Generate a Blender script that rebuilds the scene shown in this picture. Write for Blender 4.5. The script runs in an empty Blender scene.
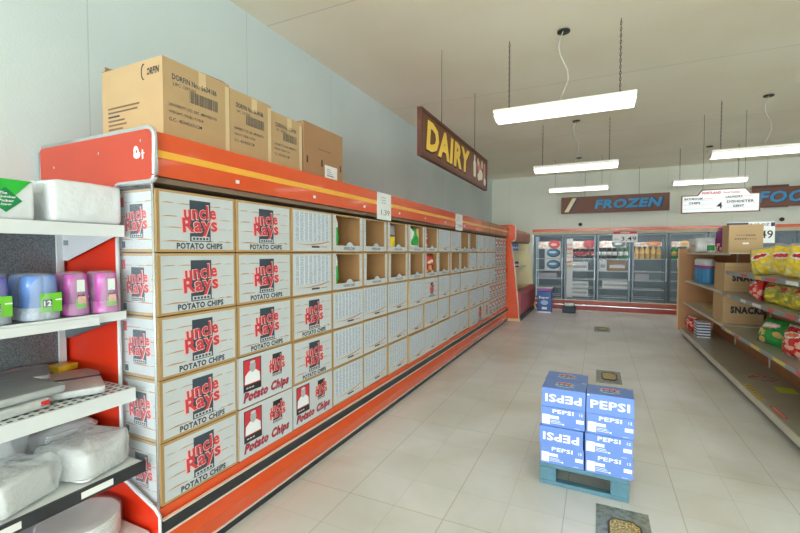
import bpy, math, random
from mathutils import Matrix, Vector, noise
random.seed(7)
PI = math.pi
sc = bpy.context.scene
COL = sc.collection

# ------------------------------------------------------------------ materials
def lin(c):
    return tuple((v/12.92 if v <= .04045 else ((v+.055)/1.055)**2.4) for v in c)
def hx(s):
    return lin(tuple(int(s[i:i+2], 16)/255 for i in (0, 2, 4)))
def mat(name, col, rough=.5, metal=0, var=.06, scale=8, bump=0, bscale=60, emit=0, alpha=1, spec=.5, coat=0, ecol=None):
    m = bpy.data.materials.new(name); m.use_nodes = True
    nt = m.node_tree; N = nt.nodes; L = nt.links
    b = N['Principled BSDF']
    c = hx(col)
    b.inputs['Roughness'].default_value = rough
    b.inputs['Metallic'].default_value = metal
    b.inputs['Specular IOR Level'].default_value = spec
    b.inputs['Coat Weight'].default_value = coat
    tc = N.new('ShaderNodeTexCoord')
    if var > 0:
        nz = N.new('ShaderNodeTexNoise'); nz.inputs['Scale'].default_value = scale; nz.inputs['Detail'].default_value = 4
        L.new(tc.outputs['Object'], nz.inputs['Vector'])
        mx = N.new('ShaderNodeMix'); mx.data_type = 'RGBA'
        mx.inputs[6].default_value = tuple(max(0, v*(1-var*2)) for v in c)+(1,)
        mx.inputs[7].default_value = tuple(min(1, v*(1+var*2)) for v in c)+(1,)
        L.new(nz.outputs['Fac'], mx.inputs[0]); L.new(mx.outputs[2], b.inputs['Base Color'])
    else:
        b.inputs['Base Color'].default_value = c+(1,)
    if bump:
        n2 = N.new('ShaderNodeTexNoise'); n2.inputs['Scale'].default_value = bscale; n2.inputs['Detail'].default_value = 3
        L.new(tc.outputs['Object'], n2.inputs['Vector'])
        bp = N.new('ShaderNodeBump'); bp.inputs['Strength'].default_value = bump; bp.inputs['Distance'].default_value = .01
        L.new(n2.outputs['Fac'], bp.inputs['Height']); L.new(bp.outputs['Normal'], b.inputs['Normal'])
    if emit:
        b.inputs['Emission Color'].default_value = (hx(ecol) if ecol else c)+(1,)
        b.inputs['Emission Strength'].default_value = emit
    if alpha < 1:
        b.inputs['Alpha'].default_value = alpha
    return m

kraft = mat('kraft_cardboard', 'bf9a68', .8, var=.05, scale=14)
kraft2 = mat('carton_cardboard', 'c2a277', .75, var=.04, scale=6)
kraft3 = mat('darker_cardboard', 'ad8560', .8, var=.05, scale=6)
kraft_in = mat('inner_cardboard', 'b88c5a', .85, var=.05)
printbrown = mat('brown_print', '7d6244', .6, var=0)
tape = mat('packing_tape', 'e0c69a', .25, var=.02)
white_print = mat('white_print', 'cfd4d7', .5, var=.03, scale=12)
plank = mat('plank_line', 'c39468', .6, var=.1, scale=40)
slate = mat('slate_ink', '3d4a56', .6, var=.03)
ink = mat('black_ink', '2a2a2c', .6, var=0)
logored = mat('logo_red', 'd8424c', .5, var=.03)
logopink = mat('logo_outline', 'f6c4c0', .5, var=0)
darkred = mat('serif_red', 'c8283c', .5, var=0)
portred = mat('portrait_red', 'd8343f', .5, var=.03)
portgrey = mat('portrait_grey', 'b5b8bb', .6, var=.05, scale=60)
orange = mat('orange_enamel', 'e65724', .22, var=.02, coat=.4)
orange_side = mat('orange_side_enamel', 'c0452f', .35, var=.03)
red_side = mat('red_side_panel', 'dc3010', .35, var=.03)
orange_old = mat('faded_enamel', 'b47052', .4, var=.12, scale=5)
yellow = mat('yellow_stripe', 'fbb640', .3, var=.02)
blackrub = mat('black_bumper', '2e3034', .45, var=.05)
chrome = mat('chrome_trim', 'dfe3e6', .25, metal=.8, var=.03)
creamwhite = mat('cream_trim', 'ead9cd', .4, var=.02)
housing = mat('grey_brown_housing', '8b7a66', .6, var=.05)
plexi = mat('clear_plexi', 'dce8ee', .05, var=0, alpha=.07)
wrap = mat('clear_wrap', 'eef2f4', .12, var=0, alpha=.2, bump=.8, bscale=30)
wrap2 = mat('crumpled_wrap', 'f2f5f6', .1, var=0, alpha=.38, bump=1, bscale=45)
whitemetal = mat('white_shelf_metal', 'dee1e2', .35, var=.02)
galv = None
wood = mat('brown_board', 'b57c4e', .55, var=.1, scale=5)
woodpanel = mat('wood_end_panel', 'c48f5e', .5, var=.08, scale=5)
lightwood = mat('light_wood_edge', 'e3c293', .5, var=.03)
deckgrey = mat('grey_shelf', 'a9a594', .3, var=.1, scale=6)
shelfgrey = mat('cream_shelf_edge', 'cfcab8', .35, var=.04)
railgrey = mat('price_rail', '8f9598', .3, var=.05)
tagred = mat('red_price_tag', 'd95a55', .5, var=.05)
tagyel = mat('yellow_price_tag', 'e2c65c', .5, var=.05)
tagwhite = mat('white_price_tag', 'f1f1ee', .5, var=0)
pblue = mat('can_carton_blue', '6e90d8', .35, var=.03)
pblue2 = mat('can_carton_blue_top', '6085d0', .35, var=.03)
pwhite = mat('print_white', 'f6f7fa', .45, var=0)
palletblue = mat('pallet_blue', '557f90', .55, var=.14, scale=14, bump=.2)
signbrown = mat('sign_brown', '74432b', .5, var=.05)
signedge = mat('sign_edge_brown', '5a2f1e', .5, var=.04)
sunyel = mat('letter_yellow', 'f8cc50', .5, var=0)
lettshadow = mat('letter_shadow', '2b1a12', .6, var=0)
lettblue = mat('letter_blue', '2f8fc0', .5, var=0)
navy = mat('navy_print', '24325c', .5, var=0)
cream = mat('cream_paint', 'f0e2b2', .5, var=.02)
fixwhite = mat('fixture_enamel', 'f4f1e4', .35, var=.01)
lens = mat('lamp_lens', 'fdfcf4', .4, var=0, emit=1.75, ecol='fffcf4')
chainm = mat('dark_chain', '4a3626', .5, metal=.6, var=.1)
cordm = mat('grey_cord', 'cfcabb', .5, var=0)
darkcord = mat('dark_cord', '6a6558', .5, var=0)
ceilrose = mat('dark_ceiling_plate', '2c2d28', .5, var=.05)
alum = mat('aluminium_frame', '5f686d', .35, metal=.5, var=.05)
rackm = mat('rack_steel', 'b9c2c6', .4, metal=.3, var=.05)
darkgasket = mat('black_gasket', '24282c', .5, var=0)
glass = mat('door_glass', 'c4d4d8', .03, var=0, alpha=.07, spec=.2)
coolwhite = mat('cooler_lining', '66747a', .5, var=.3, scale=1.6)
coollamp = mat('cooler_tube', 'ffffff', .4, var=0, emit=16, ecol='f2f8ff')
redbase = mat('red_base', 'a8352c', .35, var=.1, scale=4)
rustbase = mat('rust_base', 'b8563a', .4, var=.12, scale=6)
winframe = mat('window_aluminium', '9a9c9a', .35, metal=.6, var=.03)
paper = mat('paper_white', 'f4f6f4', .6, var=.01)
faintink = mat('faint_ink', 'b9bcc0', .6, var=0)

def nodes_of(m): return m.node_tree.nodes, m.node_tree.links, m.node_tree.nodes['Principled BSDF']
def ramp(N, stops):
    r = N.new('ShaderNodeValToRGB'); e = r.color_ramp.elements
    while len(e) < len(stops): e.new(.5)
    for q, (p, c) in zip(e, stops): q.position = p; q.color = hx(c)+(1,)
    return r

def list_mat():
    m = mat('blue_list_print', 'c3ccd6', .55, var=0)
    N, L, b = nodes_of(m)
    tc = N.new('ShaderNodeTexCoord'); sp = N.new('ShaderNodeSeparateXYZ'); L.new(tc.outputs['Object'], sp.inputs[0])
    def mth(op, a, v=None, w=None):
        n = N.new('ShaderNodeMath'); n.operation = op
        for i, q in enumerate((a, v, w)):
            if q is None: continue
            if isinstance(q, (int, float)): n.inputs[i].default_value = q
            else: L.new(q, n.inputs[i])
        return n.outputs[0]
    colm = mth('LESS_THAN', mth('FRACT', mth('MULTIPLY', sp.outputs['Y'], 21)), .78)
    lines = mth('LESS_THAN', mth('FRACT', mth('MULTIPLY', sp.outputs['Z'], 150)), .62)
    mp = N.new('ShaderNodeMapping'); mp.inputs['Scale'].default_value = (0, 130, 150); L.new(tc.outputs['Object'], mp.inputs[0])
    wn = N.new('ShaderNodeTexNoise'); wn.inputs['Scale'].default_value = 1; L.new(mp.outputs[0], wn.inputs['Vector'])
    words = mth('GREATER_THAN', wn.outputs['Fac'], .43)
    f = mth('MULTIPLY', mth('MULTIPLY', colm, lines), words)
    mx = N.new('ShaderNodeMix'); mx.data_type = 'RGBA'
    mx.inputs[6].default_value = hx('e2e8ec')+(1,); mx.inputs[7].default_value = hx('8b9cb4')+(1,)
    L.new(f, mx.inputs[0]); L.new(mx.outputs[2], b.inputs['Base Color'])
    return m
listprint = list_mat()

def wall_mat(name, a, c2, seam=1.22, axis='Y'):
    m = mat(name, a, .7, var=0)
    N, L, b = nodes_of(m)
    tc = N.new('ShaderNodeTexCoord'); nz = N.new('ShaderNodeTexNoise'); nz.inputs['Scale'].default_value = .8; nz.inputs['Detail'].default_value = 6
    L.new(tc.outputs['Object'], nz.inputs['Vector'])
    r = ramp(N, [(.3, c2), (.65, a)]); L.new(nz.outputs['Fac'], r.inputs[0])
    sp = N.new('ShaderNodeSeparateXYZ'); L.new(tc.outputs['Object'], sp.inputs[0])
    d = N.new('ShaderNodeMath'); d.operation = 'MULTIPLY_ADD'; d.inputs[1].default_value = 1/seam; d.inputs[2].default_value = 10.803
    L.new(sp.outputs[axis], d.inputs[0])
    fr = N.new('ShaderNodeMath'); fr.operation = 'FRACT'; L.new(d.outputs[0], fr.inputs[0])
    lt = N.new('ShaderNodeMath'); lt.operation = 'LESS_THAN'; lt.inputs[1].default_value = .006; L.new(fr.outputs[0], lt.inputs[0])
    mx = N.new('ShaderNodeMix'); mx.data_type = 'RGBA'; mx.blend_type = 'MULTIPLY'
    ml = N.new('ShaderNodeMath'); ml.operation = 'MULTIPLY'; ml.inputs[1].default_value = .35; L.new(lt.outputs[0], ml.inputs[0])
    L.new(ml.outputs[0], mx.inputs[0]); L.new(r.outputs[0], mx.inputs[6]); mx.inputs[7].default_value = (.5, .5, .5, 1)
    L.new(mx.outputs[2], b.inputs['Base Color'])
    n2 = N.new('ShaderNodeTexNoise'); n2.inputs['Scale'].default_value = 90; L.new(tc.outputs['Object'], n2.inputs['Vector'])
    bp = N.new('ShaderNodeBump'); bp.inputs['Strength'].default_value = .12; bp.inputs['Distance'].default_value = .01
    L.new(n2.outputs['Fac'], bp.inputs['Height']); L.new(bp.outputs['Normal'], b.inputs['Normal'])
    return m
wall_l = wall_mat('painted_wall', 'd6e2e2', 'cbd8d9')
wall_b = wall_mat('painted_back_wall', 'e4e5d8', 'dadccb', axis='X')
ceilm = wall_mat('ceiling_board', 'faf5e2', 'f2ebd4', seam=2.44, axis='Y')

def floor_mat():
    m = mat('vinyl_floor_tiles', 'c8c2b4', .3, var=0)
    N, L, b = nodes_of(m)
    tc = N.new('ShaderNodeTexCoord')
    mp = N.new('ShaderNodeMapping'); mp.inputs['Location'].default_value = (.155, .25, 0); L.new(tc.outputs['Object'], mp.inputs[0])
    br = N.new('ShaderNodeTexBrick'); br.offset = 0; br.squash = 1
    for k, v in dict(Scale=1, **{'Mortar Size': .0022, 'Mortar Smooth': .3, 'Brick Width': .305, 'Row Height': .305, 'Bias': 0}).items(): br.inputs[k].default_value = v
    br.inputs['Color1'].default_value = hx('e9e9e8')+(1,); br.inputs['Color2'].default_value = hx('e4e4e2')+(1,); br.inputs['Mortar'].default_value = hx('d6d3cc')+(1,)
    L.new(mp.outputs[0], br.inputs['Vector'])
    nz = N.new('ShaderNodeTexNoise'); nz.inputs['Scale'].default_value = 1.1; nz.inputs['Detail'].default_value = 7; nz.inputs['Distortion'].default_value = .6
    L.new(tc.outputs['Object'], nz.inputs['Vector'])
    r = ramp(N, [(.35, 'e8e3da'), (.6, 'ffffff')]); L.new(nz.outputs['Fac'], r.inputs[0])
    mx = N.new('ShaderNodeMix'); mx.data_type = 'RGBA'; mx.blend_type = 'MULTIPLY'; mx.inputs[0].default_value = .8
    L.new(br.outputs['Color'], mx.inputs[6]); L.new(r.outputs[0], mx.inputs[7])
    # sparse wide seams where rows have opened
    sp = N.new('ShaderNodeTexBrick'); sp.offset = 0
    for k, v in dict(Scale=1, **{'Mortar Size': .003, 'Mortar Smooth': .2, 'Brick Width': .61, 'Row Height': 1.22}).items(): sp.inputs[k].default_value = v
    sp.inputs['Color1'].default_value = (1, 1, 1, 1); sp.inputs['Color2'].default_value = (1, 1, 1, 1); sp.inputs['Mortar'].default_value = hx('e4ddd2')+(1,)
    L.new(mp.outputs[0], sp.inputs['Vector'])
    m2 = N.new('ShaderNodeMix'); m2.data_type = 'RGBA'; m2.blend_type = 'MULTIPLY'; m2.inputs[0].default_value = .8
    L.new(mx.outputs[2], m2.inputs[6]); L.new(sp.outputs['Color'], m2.inputs[7])
    L.new(m2.outputs[2], b.inputs['Base Color'])
    rr = N.new('ShaderNodeMapRange'); rr.inputs[3].default_value = .22; rr.inputs[4].default_value = .42; L.new(nz.outputs['Fac'], rr.inputs[0]); L.new(rr.outputs[0], b.inputs['Roughness'])
    return m
floorm = floor_mat()

def speckle(name, a, c, scale=220):
    m = mat(name, a, .35, var=0, metal=.3)
    N, L, b = nodes_of(m); tc = N.new('ShaderNodeTexCoord'); nz = N.new('ShaderNodeTexNoise'); nz.inputs['Scale'].default_value = scale
    L.new(tc.outputs['Object'], nz.inputs['Vector']); r = ramp(N, [(.35, a), (.65, c)]); L.new(nz.outputs['Fac'], r.inputs[0]); L.new(r.outputs[0], b.inputs['Base Color'])
    return m
galv = speckle('speckled_grey_backboard', '565f64', '878f94')
patchm = speckle('grey_patch', '7c827c', 'a8aca2', 30)
brass = speckle('brass_debris', '7a5a28', 'f0d890', 90)

# ------------------------------------------------------------------ builder
def FR(o, u, v):
    u = Vector(u).normalized(); v = Vector(v).normalized(); n = u.cross(v)
    return Matrix(((u.x, v.x, n.x, o[0]), (u.y, v.y, n.y, o[1]), (u.z, v.z, n.z, o[2]), (0, 0, 0, 1)))
_tc = {}
def text_geo(s, bold=0., shear=0.):
    k = (s, bold, shear)
    if k in _tc: return _tc[k]
    c = bpy.data.curves.new('lettering', 'FONT'); c.body = s; c.offset = bold; c.shear = shear; c.resolution_u = 2; c.fill_mode = 'FRONT'
    c.space_character = 1+bold*2.2
    o = bpy.data.objects.new('lettering', c); COL.objects.link(o)
    bpy.context.view_layer.update()
    me = o.to_mesh()
    vs = [v.co.copy() for v in me.vertices]; fs = [tuple(p.vertices) for p in me.polygons]
    o.to_mesh_clear(); bpy.data.objects.remove(o); bpy.data.curves.remove(c)
    x0 = min(v.x for v in vs); x1 = max(v.x for v in vs); y0 = min(v.y for v in vs); y1 = max(v.y for v in vs)
    vs = [((v.x-x0)/(x1-x0)-.5, (v.y-y0)/(y1-y0)-.5) for v in vs]
    _tc[k] = (vs, fs); return _tc[k]

class M:
    def __init__(s): s.v = []; s.f = []; s.mi = []; s.mats = []; s.sm = []
    def add(s, vs, fs, m, T=None, smooth=False):
        if m not in s.mats: s.mats.append(m)
        i = s.mats.index(m); b = len(s.v)
        for v in vs:
            v = Vector(v); s.v.append(tuple(T @ v) if T else tuple(v))
        for f in fs: s.f.append(tuple(b+k for k in f)); s.mi.append(i); s.sm.append(smooth)
        return s
    def box(s, x0, x1, y0, y1, z0, z1, m, T=None):
        vs = [(x, y, z) for x in (x0, x1) for y in (y0, y1) for z in (z0, z1)]
        return s.add(vs, [(0, 1, 3, 2), (4, 6, 7, 5), (0, 4, 5, 1), (2, 3, 7, 6), (0, 2, 6, 4), (1, 5, 7, 3)], m, T)
    def quad(s, p, m, T=None): return s.add(p, [tuple(range(len(p)))], m, T)
    def rect(s, T, u0, u1, v0, v1, m, n=.0006): return s.quad([(u0, v0, n), (u1, v0, n), (u1, v1, n), (u0, v1, n)], m, T)
    def ell(s, T, cu, cv, ru, rv, m, n=.0006, k=20, rot=0):
        return s.quad([(cu+ru*math.cos(a)*math.cos(rot)-rv*math.sin(a)*math.sin(rot), cv+ru*math.cos(a)*math.sin(rot)+rv*math.sin(a)*math.cos(rot), n) for a in [2*PI*i/k for i in range(k)]], m, T)
    def prism(s, pr, axis, a0, a1, m):
        n = len(pr)
        def P(p, a): return (p[0], a, p[1]) if axis == 'y' else ((a, p[0], p[1]) if axis == 'x' else (p[0], p[1], a))
        vs = [P(p, a0) for p in pr]+[P(p, a1) for p in pr]
        fs = [tuple(range(n)), tuple(range(2*n-1, n-1, -1))]+[(i, (i+1) % n, n+(i+1) % n, n+i) for i in range(n)]
        return s.add(vs, fs, m)
    def tube(s, pts, r, m, n=6, closed=False):
        pts = [Vector(p) for p in pts]; vs = []; K = len(pts); fs = []
        for i, p in enumerate(pts):
            a = pts[(i-1) % K] if closed or i > 0 else p; b = pts[(i+1) % K] if closed or i < K-1 else p
            d = (b-a).normalized(); u = d.orthogonal().normalized() if abs(d.z) > .95 or True else d
            if abs(d.z) < .95: u = d.cross(Vector((0, 0, 1))).normalized()
            else: u = d.cross(Vector((1, 0, 0))).normalized()
            w = d.cross(u)
            for j in range(n):
                t = 2*PI*j/n; vs.append(p+r*(math.cos(t)*u+math.sin(t)*w))
        for i in range(K if closed else K-1):
            for j in range(n):
                i2 = (i+1) % K
                fs.append((i*n+j, i*n+(j+1) % n, i2*n+(j+1) % n, i2*n+j))
        if not closed: fs += [tuple(range(n-1, -1, -1)), tuple((K-1)*n+j for j in range(n))]
        return s.add(vs, fs, m, None, True)
    def lathe(s, pr, c, m, n=16, T=None):
        vs = []; fs = []
        for r, z in pr:
            for j in range(n):
                t = 2*PI*j/n; vs.append((c[0]+r*math.cos(t), c[1]+r*math.sin(t), c[2]+z))
        for i in range(len(pr)-1):
            for j in range(n): fs.append((i*n+j, i*n+(j+1) % n, (i+1)*n+(j+1) % n, (i+1)*n+j))
        fs += [tuple(range(n-1, -1, -1)), tuple((len(pr)-1)*n+j for j in range(n))]
        return s.add(vs, fs, m, T, True)
    def text(s, T, st, cu, cv, w, h, m, n=.0008, bold=0., shear=0., rot=0., flip=False):
        vs, fs = text_geo(st, bold, shear); cr, sr = math.cos(rot), math.sin(rot); out = []
        for x, y in vs:
            x *= w; y *= h
            if flip: x = -x; y = -y
            out.append((cu+x*cr-y*sr, cv+x*sr+y*cr, n))
        return s.add(out, fs, m, T)
    def build(s, name, parent=None, loc=None, rotz=0):
        me = bpy.data.meshes.new(name); me.from_pydata(s.v, [], s.f)
        for m in s.mats: me.materials.append(m)
        me.polygons.foreach_set('material_index', s.mi); me.polygons.foreach_set('use_smooth', s.sm); me.update()
        o = bpy.data.objects.new(name, me); COL.objects.link(o)
        if parent: o.parent = parent
        if loc: o.location = loc
        if rotz: o.rotation_euler = (0, 0, rotz)
        return o
def tag(o, label, cat, group=None, kind=None):
    o['label'] = label; o['category'] = cat
    if group: o['group'] = group
    if kind: o['kind'] = kind
    return o
def struct(o): o['kind'] = 'structure'; return o
def thing(name, label, cat, loc=(0, 0, 0), rotz=0, group=None):
    o = bpy.data.objects.new(name, None); COL.objects.link(o); o.empty_display_size = .05
    o.location = loc; o.rotation_euler = (0, 0, rotz); return tag(o, label, cat, group)
def dup(root, name, loc, rot=(0, 0, 0), label=None, cat=None, group=None):
    r = root.copy(); r.name = name; COL.objects.link(r); r.location = loc; r.rotation_euler = rot
    if label: r['label'] = label
    if cat: r['category'] = cat
    if group: r['group'] = group
    for ch in list(root.children):
        c = ch.copy(); COL.objects.link(c); c.parent = r
        for g in list(ch.children):
            d = g.copy(); COL.objects.link(d); d.parent = c
    return r
def bevel(o, w=.003, seg=2):
    b = o.modifiers.new('bevel', 'BEVEL'); b.width = w; b.segments = seg; b.limit_method = 'ANGLE'; return o
ORD = ['first', 'second', 'third', 'fourth', 'fifth', 'sixth', 'seventh', 'eighth', 'ninth', 'tenth', 'eleventh', 'twelfth', 'thirteenth', 'fourteenth', 'fifteenth', 'sixteenth', 'seventeenth', 'eighteenth', 'nineteenth', 'twentieth', 'twenty-first']

# ------------------------------------------------------------------ the room
CZ = 3.5; XL = -2.68; XR = 7.2; YB = 11.66; YF = -9.0
struct(M().box(XL-.1, XR+.1, YF-.1, YB+2.0, -.1, 0, floorm).build('floor'))
struct(M().box(XL-.1, XR+.1, YF-.1, YB+2.0, CZ, CZ+.1, ceilm).build('ceiling'))
struct(M().box(XL-.1, XL, YF-.1, YB+2.0, 0, CZ, wall_l).build('wall_left'))
struct(M().box(XR, XR+.1, YF-.1, YB+2.0, 0, CZ, wall_l).build('wall_right'))
w = M(); w.box(XL, XR, YB, YB+.12, 2.0, CZ, wall_b); w.box(XL, -1.58, YB, YB+.12, 0, 2.0, wall_b)
struct(w.build('wall_back'))
w = M(); w.box(XL, XR, YF-.1, YF, 0, .5, wall_l); w.box(XL, XR, YF-.1, YF, 3.1, CZ, wall_l)
for a, b_ in ((XL, -2.2), (.7, .95), (3.8, 4.05), (6.9, XR)): w.box(a, b_, YF-.1, YF, .5, 3.1, wall_l)
struct(w.build('wall_front'))
for i, (a, b_) in enumerate(((-2.2, .7), (.95, 3.8), (4.05, 6.9))):
    w = M(); t = .05
    w.box(a, a+t, YF-.08, YF, .5, 3.1, winframe); w.box(b_-t, b_, YF-.08, YF, .5, 3.1, winframe)
    w.box(a, b_, YF-.08, YF, .5, .5+t, winframe); w.box(a, b_, YF-.08, YF, 3.1-t, 3.1, winframe)
    w.box((a+b_)/2-.025, (a+b_)/2+.025, YF-.08, YF, .5, 3.1, winframe)
    w.box(a+t, b_-t, YF-.045, YF-.04, .5+t, 3.1-t, glass)
    struct(w.build('window_%d' % (i+1)))
# orange trim along the top of the cooler front and the tan band below it
struct(M().box(-1.58, XR, YB-.045, YB, 2.035, 2.095, orange).build('trim_1'))
struct(M().box(-1.58, XR, YB-.02, YB, 1.955, 2.033, mat('tan_band', 'cdbb9a', .5)).build('trim_2'))
# walk-in cooler room behind the doors
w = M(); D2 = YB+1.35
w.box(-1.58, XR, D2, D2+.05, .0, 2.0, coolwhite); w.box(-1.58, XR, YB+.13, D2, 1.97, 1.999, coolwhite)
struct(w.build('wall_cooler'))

# ------------------------------------------------------------------ printed cartons in the long case
BW, BH, BD = .446, .286, .28
def planks(m, T, w, h, seed):
    rnd = random.Random(seed)
    for k in range(1, 5):
        v = h*k/5+rnd.uniform(-.008, .008); u = .004
        while u < w-.02:
            l = rnd.uniform(.05, .16); u2 = min(w-.004, u+l); t = rnd.uniform(.002, .006)
            dv = rnd.uniform(-.003, .003)
            m.quad([(u, v-t*.4, .0009), (u2, v+dv-t*.2, .0009), (u2-.01, v+dv+t*.6, .0009), (u+(u2-u)*.4, v+t, .0009)], plank, T)
            u = u2+rnd.uniform(-.01, .02)
def logo(m, T, cu, cv, s=1., dark=slate, cap='POTATO CHIPS'):
    m.rect(T, cu-.06*s, cu+.06*s, cv-.10*s, cv+.10*s, dark, .0012)
    m.rect(T, cu-.052*s, cu+.052*s, cv-.096*s, cv-.076*s, white_print, .0016)
    for q in range(5): m.rect(T, cu+(-.044+q*.019)*s, cu+(-.031+q*.019)*s, cv-.092*s, cv-.081*s, dark, .0019)
    for tx, dv, ww, hh in (('uncle', .043, .185, .068), ('Rays', -.028, .2, .092)):
        r = .06
        m.text(T, tx, cu, cv+dv*s, ww*1.09*s, hh*1.13*s, logopink, .0022, bold=.045, rot=r)
        m.text(T, tx, cu, cv+dv*s, ww*s, hh*s, logored, .003, bold=.026, rot=r)
    if cap: m.text(T, cap, cu, cv-.122*s, .265*s, .03*s, dark, .002, bold=.045)
def front_T(H0=0): return FR((0, 0, H0), (0, 1, 0), (0, 0, 1))   # u across, v up, facing +x
def shell(m, w, h, d): m.box(-d, 0, -w/2, w/2, 0, h, kraft)
def side_print(m, w, d, h, seed, lg=True):
    T = FR((-d, -w/2, 0), (1, 0, 0), (0, 0, 1))
    m.rect(T, .012, d-.022, .014, h-.012, white_print); planks(m, FR((-d+.012, -w/2, 0), (1, 0, 0), (0, 0, 1)), d-.036, h, seed)
    if lg:
        logo(m, T, d*.5, h*.5, .78, cap='')
        m.rect(T, .022, .05, h-.075, h-.03, logored, .0014); m.rect(T, .03, .055, .02, .05, slate, .0014)
def box_logo(w=BW, h=BH, d=BD, s=1., seed=1):
    m = M(); shell(m, w, h, d); T = front_T()
    m.rect(T, -w/2+.014, w/2-.012, .012, h-.012, white_print)
    planks(m, FR((0, -w/2+.014, 0), (0, 1, 0), (0, 0, 1)), w-.03, h, seed)
    logo(m, T, .005, h*.53, s); side_print(m, w, d, h, seed+9); return m
def box_list(seed=2):
    w, h, d = BW, BH, BD
    m = M(); shell(m, w, h, d); T = front_T()
    m.rect(T, -w/2+.008, w/2-.006, .008, h-.01, white_print)
    m.rect(T, -w/2+.026, w/2-.02, .075, h-.018, listprint, .0014)
    rnd = random.Random(seed)
    m.quad([(-w/2+.03, .055, .0016), (-.05, .052, .0016), (.1, .066, .0016), (w/2-.03, .08, .0016), (w/2-.03, .074, .0016), (.1, .056, .0016), (-.05, .046, .0016)], plank, T)
    m.rect(T, -.02, .07, .03, .043, slate, .0016); m.rect(T, .08, .16, .034, .04, plank, .0016)
    side_print(m, w, d, h, seed, False); return m
def portrait(m, T, cu, cv, s=1.):
    m.rect(T, cu-.064*s, cu+.064*s, cv-.085*s, cv+.085*s, ink, .001)
    m.rect(T, cu-.058*s, cu+.058*s, cv-.05*s, cv+.08*s, portred, .0014)
    m.quad([(cu+x*s, cv+y*s, .0018) for x, y in ((-.055, -.045), (.055, -.045), (.052, .0), (.03, .018), (.012, .026), (-.012, .026), (-.03, .018), (-.052, 0))], pwhite, T)
    m.ell(T, cu, cv+.042*s, .0215*s, .03*s, portgrey, .0027)
    m.ell(T, cu, cv+.066*s, .019*s, .008*s, white_print, .0029); m.rect(T, cu-.011*s, cu+.011*s, cv+.022*s, cv+.026*s, slate, .0026)
    m.rect(T, cu-.017*s, cu-.004*s, cv+.042*s, cv+.047*s, slate, .0026); m.rect(T, cu+.004*s, cu+.017*s, cv+.042*s, cv+.047*s, slate, .0026)
    for q in range(3): m.rect(T, cu-.045*s+q*.02*s, cu-.03*s+q*.02*s, cv-.07*s, cv-.063*s, white_print, .0016)
def box_portrait():
    w, h, d = BW, BH, BD
    m = M(); shell(m, w, h, d); T = front_T(); m.rect(T, -w/2+.001, w/2-.001, .001, h-.001, white_print)
    portrait(m, T, -.12, .175, 1.08); logo(m, T, .085, .185, .68, dark=ink, cap='')
    m.text(T, 'Potato Chips', .0, .05, .385, .072, slate, .0012, bold=.06, shear=.3, rot=.03)
    m.text(T, 'Potato Chips', .0, .052, .375, .062, darkred, .002, bold=.03, shear=.3, rot=.03)
    m.box(-d, -d+.001, -w/2, w/2, 0, h, white_print); m.rect(FR((-d, -w/2, 0), (1, 0, 0), (0, 0, 1)), .002, d-.002, .002, h-.002, white_print); return m
def box_narrow():
    w, h, d = .248, BH, .44
    m = M(); shell(m, w, h, d); T = front_T(); m.rect(T, -w/2+.006, w/2-.006, .006, h-.006, white_print)
    portrait(m, T, -.055, .19, .72); logo(m, T, .06, .19, .48, dark=ink, cap='')
    m.text(T, 'Potato', -.0, .085, .17, .042, darkred, .002, bold=.04, shear=.3)
    m.text(T, 'Chips', .0, .04, .15, .042, ink, .002, bold=.04, shear=.3); return m
def box_open():
    w, h, d = BW, BH, BD; t = .005; a = .052
    m = M()
    m.box(-d, -d+t, -w/2, w/2, 0, h, kraft_in); m.box(-d+t, -t, -w/2, -w/2+t, 0, h, kraft_in); m.box(-d+t, -t, w/2-t, w/2, 0, h, kraft_in)
    m.box(-d+t, -t, -w/2+t, w/2-t, 0, t, kraft_in); m.box(-d+t, -t, -w/2+t, w/2-t, h-t, h, kraft_in)
    # front frame: two uprights, bottom lip with a rounded tab
    for s in (-1, 1):
        y0, y1 = sorted((s*w/2, s*(w/2-a))); m.box(-t, 0, y0, y1, 0, h, kraft)
        e = .008; yy0, yy1 = (y0+e, y1-.001) if s < 0 else (y0+.001, y1-e)
        m.rect(front_T(), yy0, yy1, .01, h-.008, white_print)
        for k in range(1, 5): m.rect(front_T(), yy0+.002, yy0+.03, h*k/5, h*k/5+.002, plank, .001)
    lip = [(-w/2+a, 0), (w/2-a, 0), (w/2-a, .05), (.075, .05), (.062, .058), (.045, .072), (.02, .078), (-.005, .072), (-.02, .058), (-.035, .05), (-w/2+a, .05)]
    m.prism([(y, z) for y, z in lip], 'x', -t, -.0002, white_print)
    m.box(-t, 0, -w/2+a, w/2-a, h-.012, h, kraft)
    m.box(-t-.0005, .0006, -w/2+.01, w/2-.01, 0, .006, kraft)
    m.text(front_T(), 'POTATO CHIPS', .01, .027, .16, .02, slate, .0016, bold=.02)
    return m
PROTO = {}
def proto(key, name, m):
    o = m.build(name); o['category'] = 'box'; PROTO[key] = [o, False]
proto('G', 'chip_carton', box_logo()); proto('H', 'chip_carton', box_logo(seed=33)); proto('T', 'chip_carton', box_list()); proto('P', 'chip_carton', box_portrait())
proto('N', 'chip_carton', box_narrow()); proto('O', 'open_chip_carton', box_open())
proto('S', 'chip_carton', box_logo(s=.72, seed=5))
DESC = {'G': ('white plank-print carton with a big red logo', 'cartons with a big red logo'), 'H': None,
        'T': ('carton turned to its blue-grey list side', 'cartons showing their list side'),
        'P': ('white carton with a portrait on red', 'cartons with a portrait on red'),
        'N': ('narrow carton end with small portrait and logo', 'narrow carton ends at the far end'),
        'O': ('open-fronted display carton', 'open-fronted display cartons'), 'S': ('white carton with a small red logo', 'cartons with a big red logo')}
DESC['H'] = DESC['G']
rowname = ['top row', 'second row down', 'middle row', 'fourth row down', 'bottom row']
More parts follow.
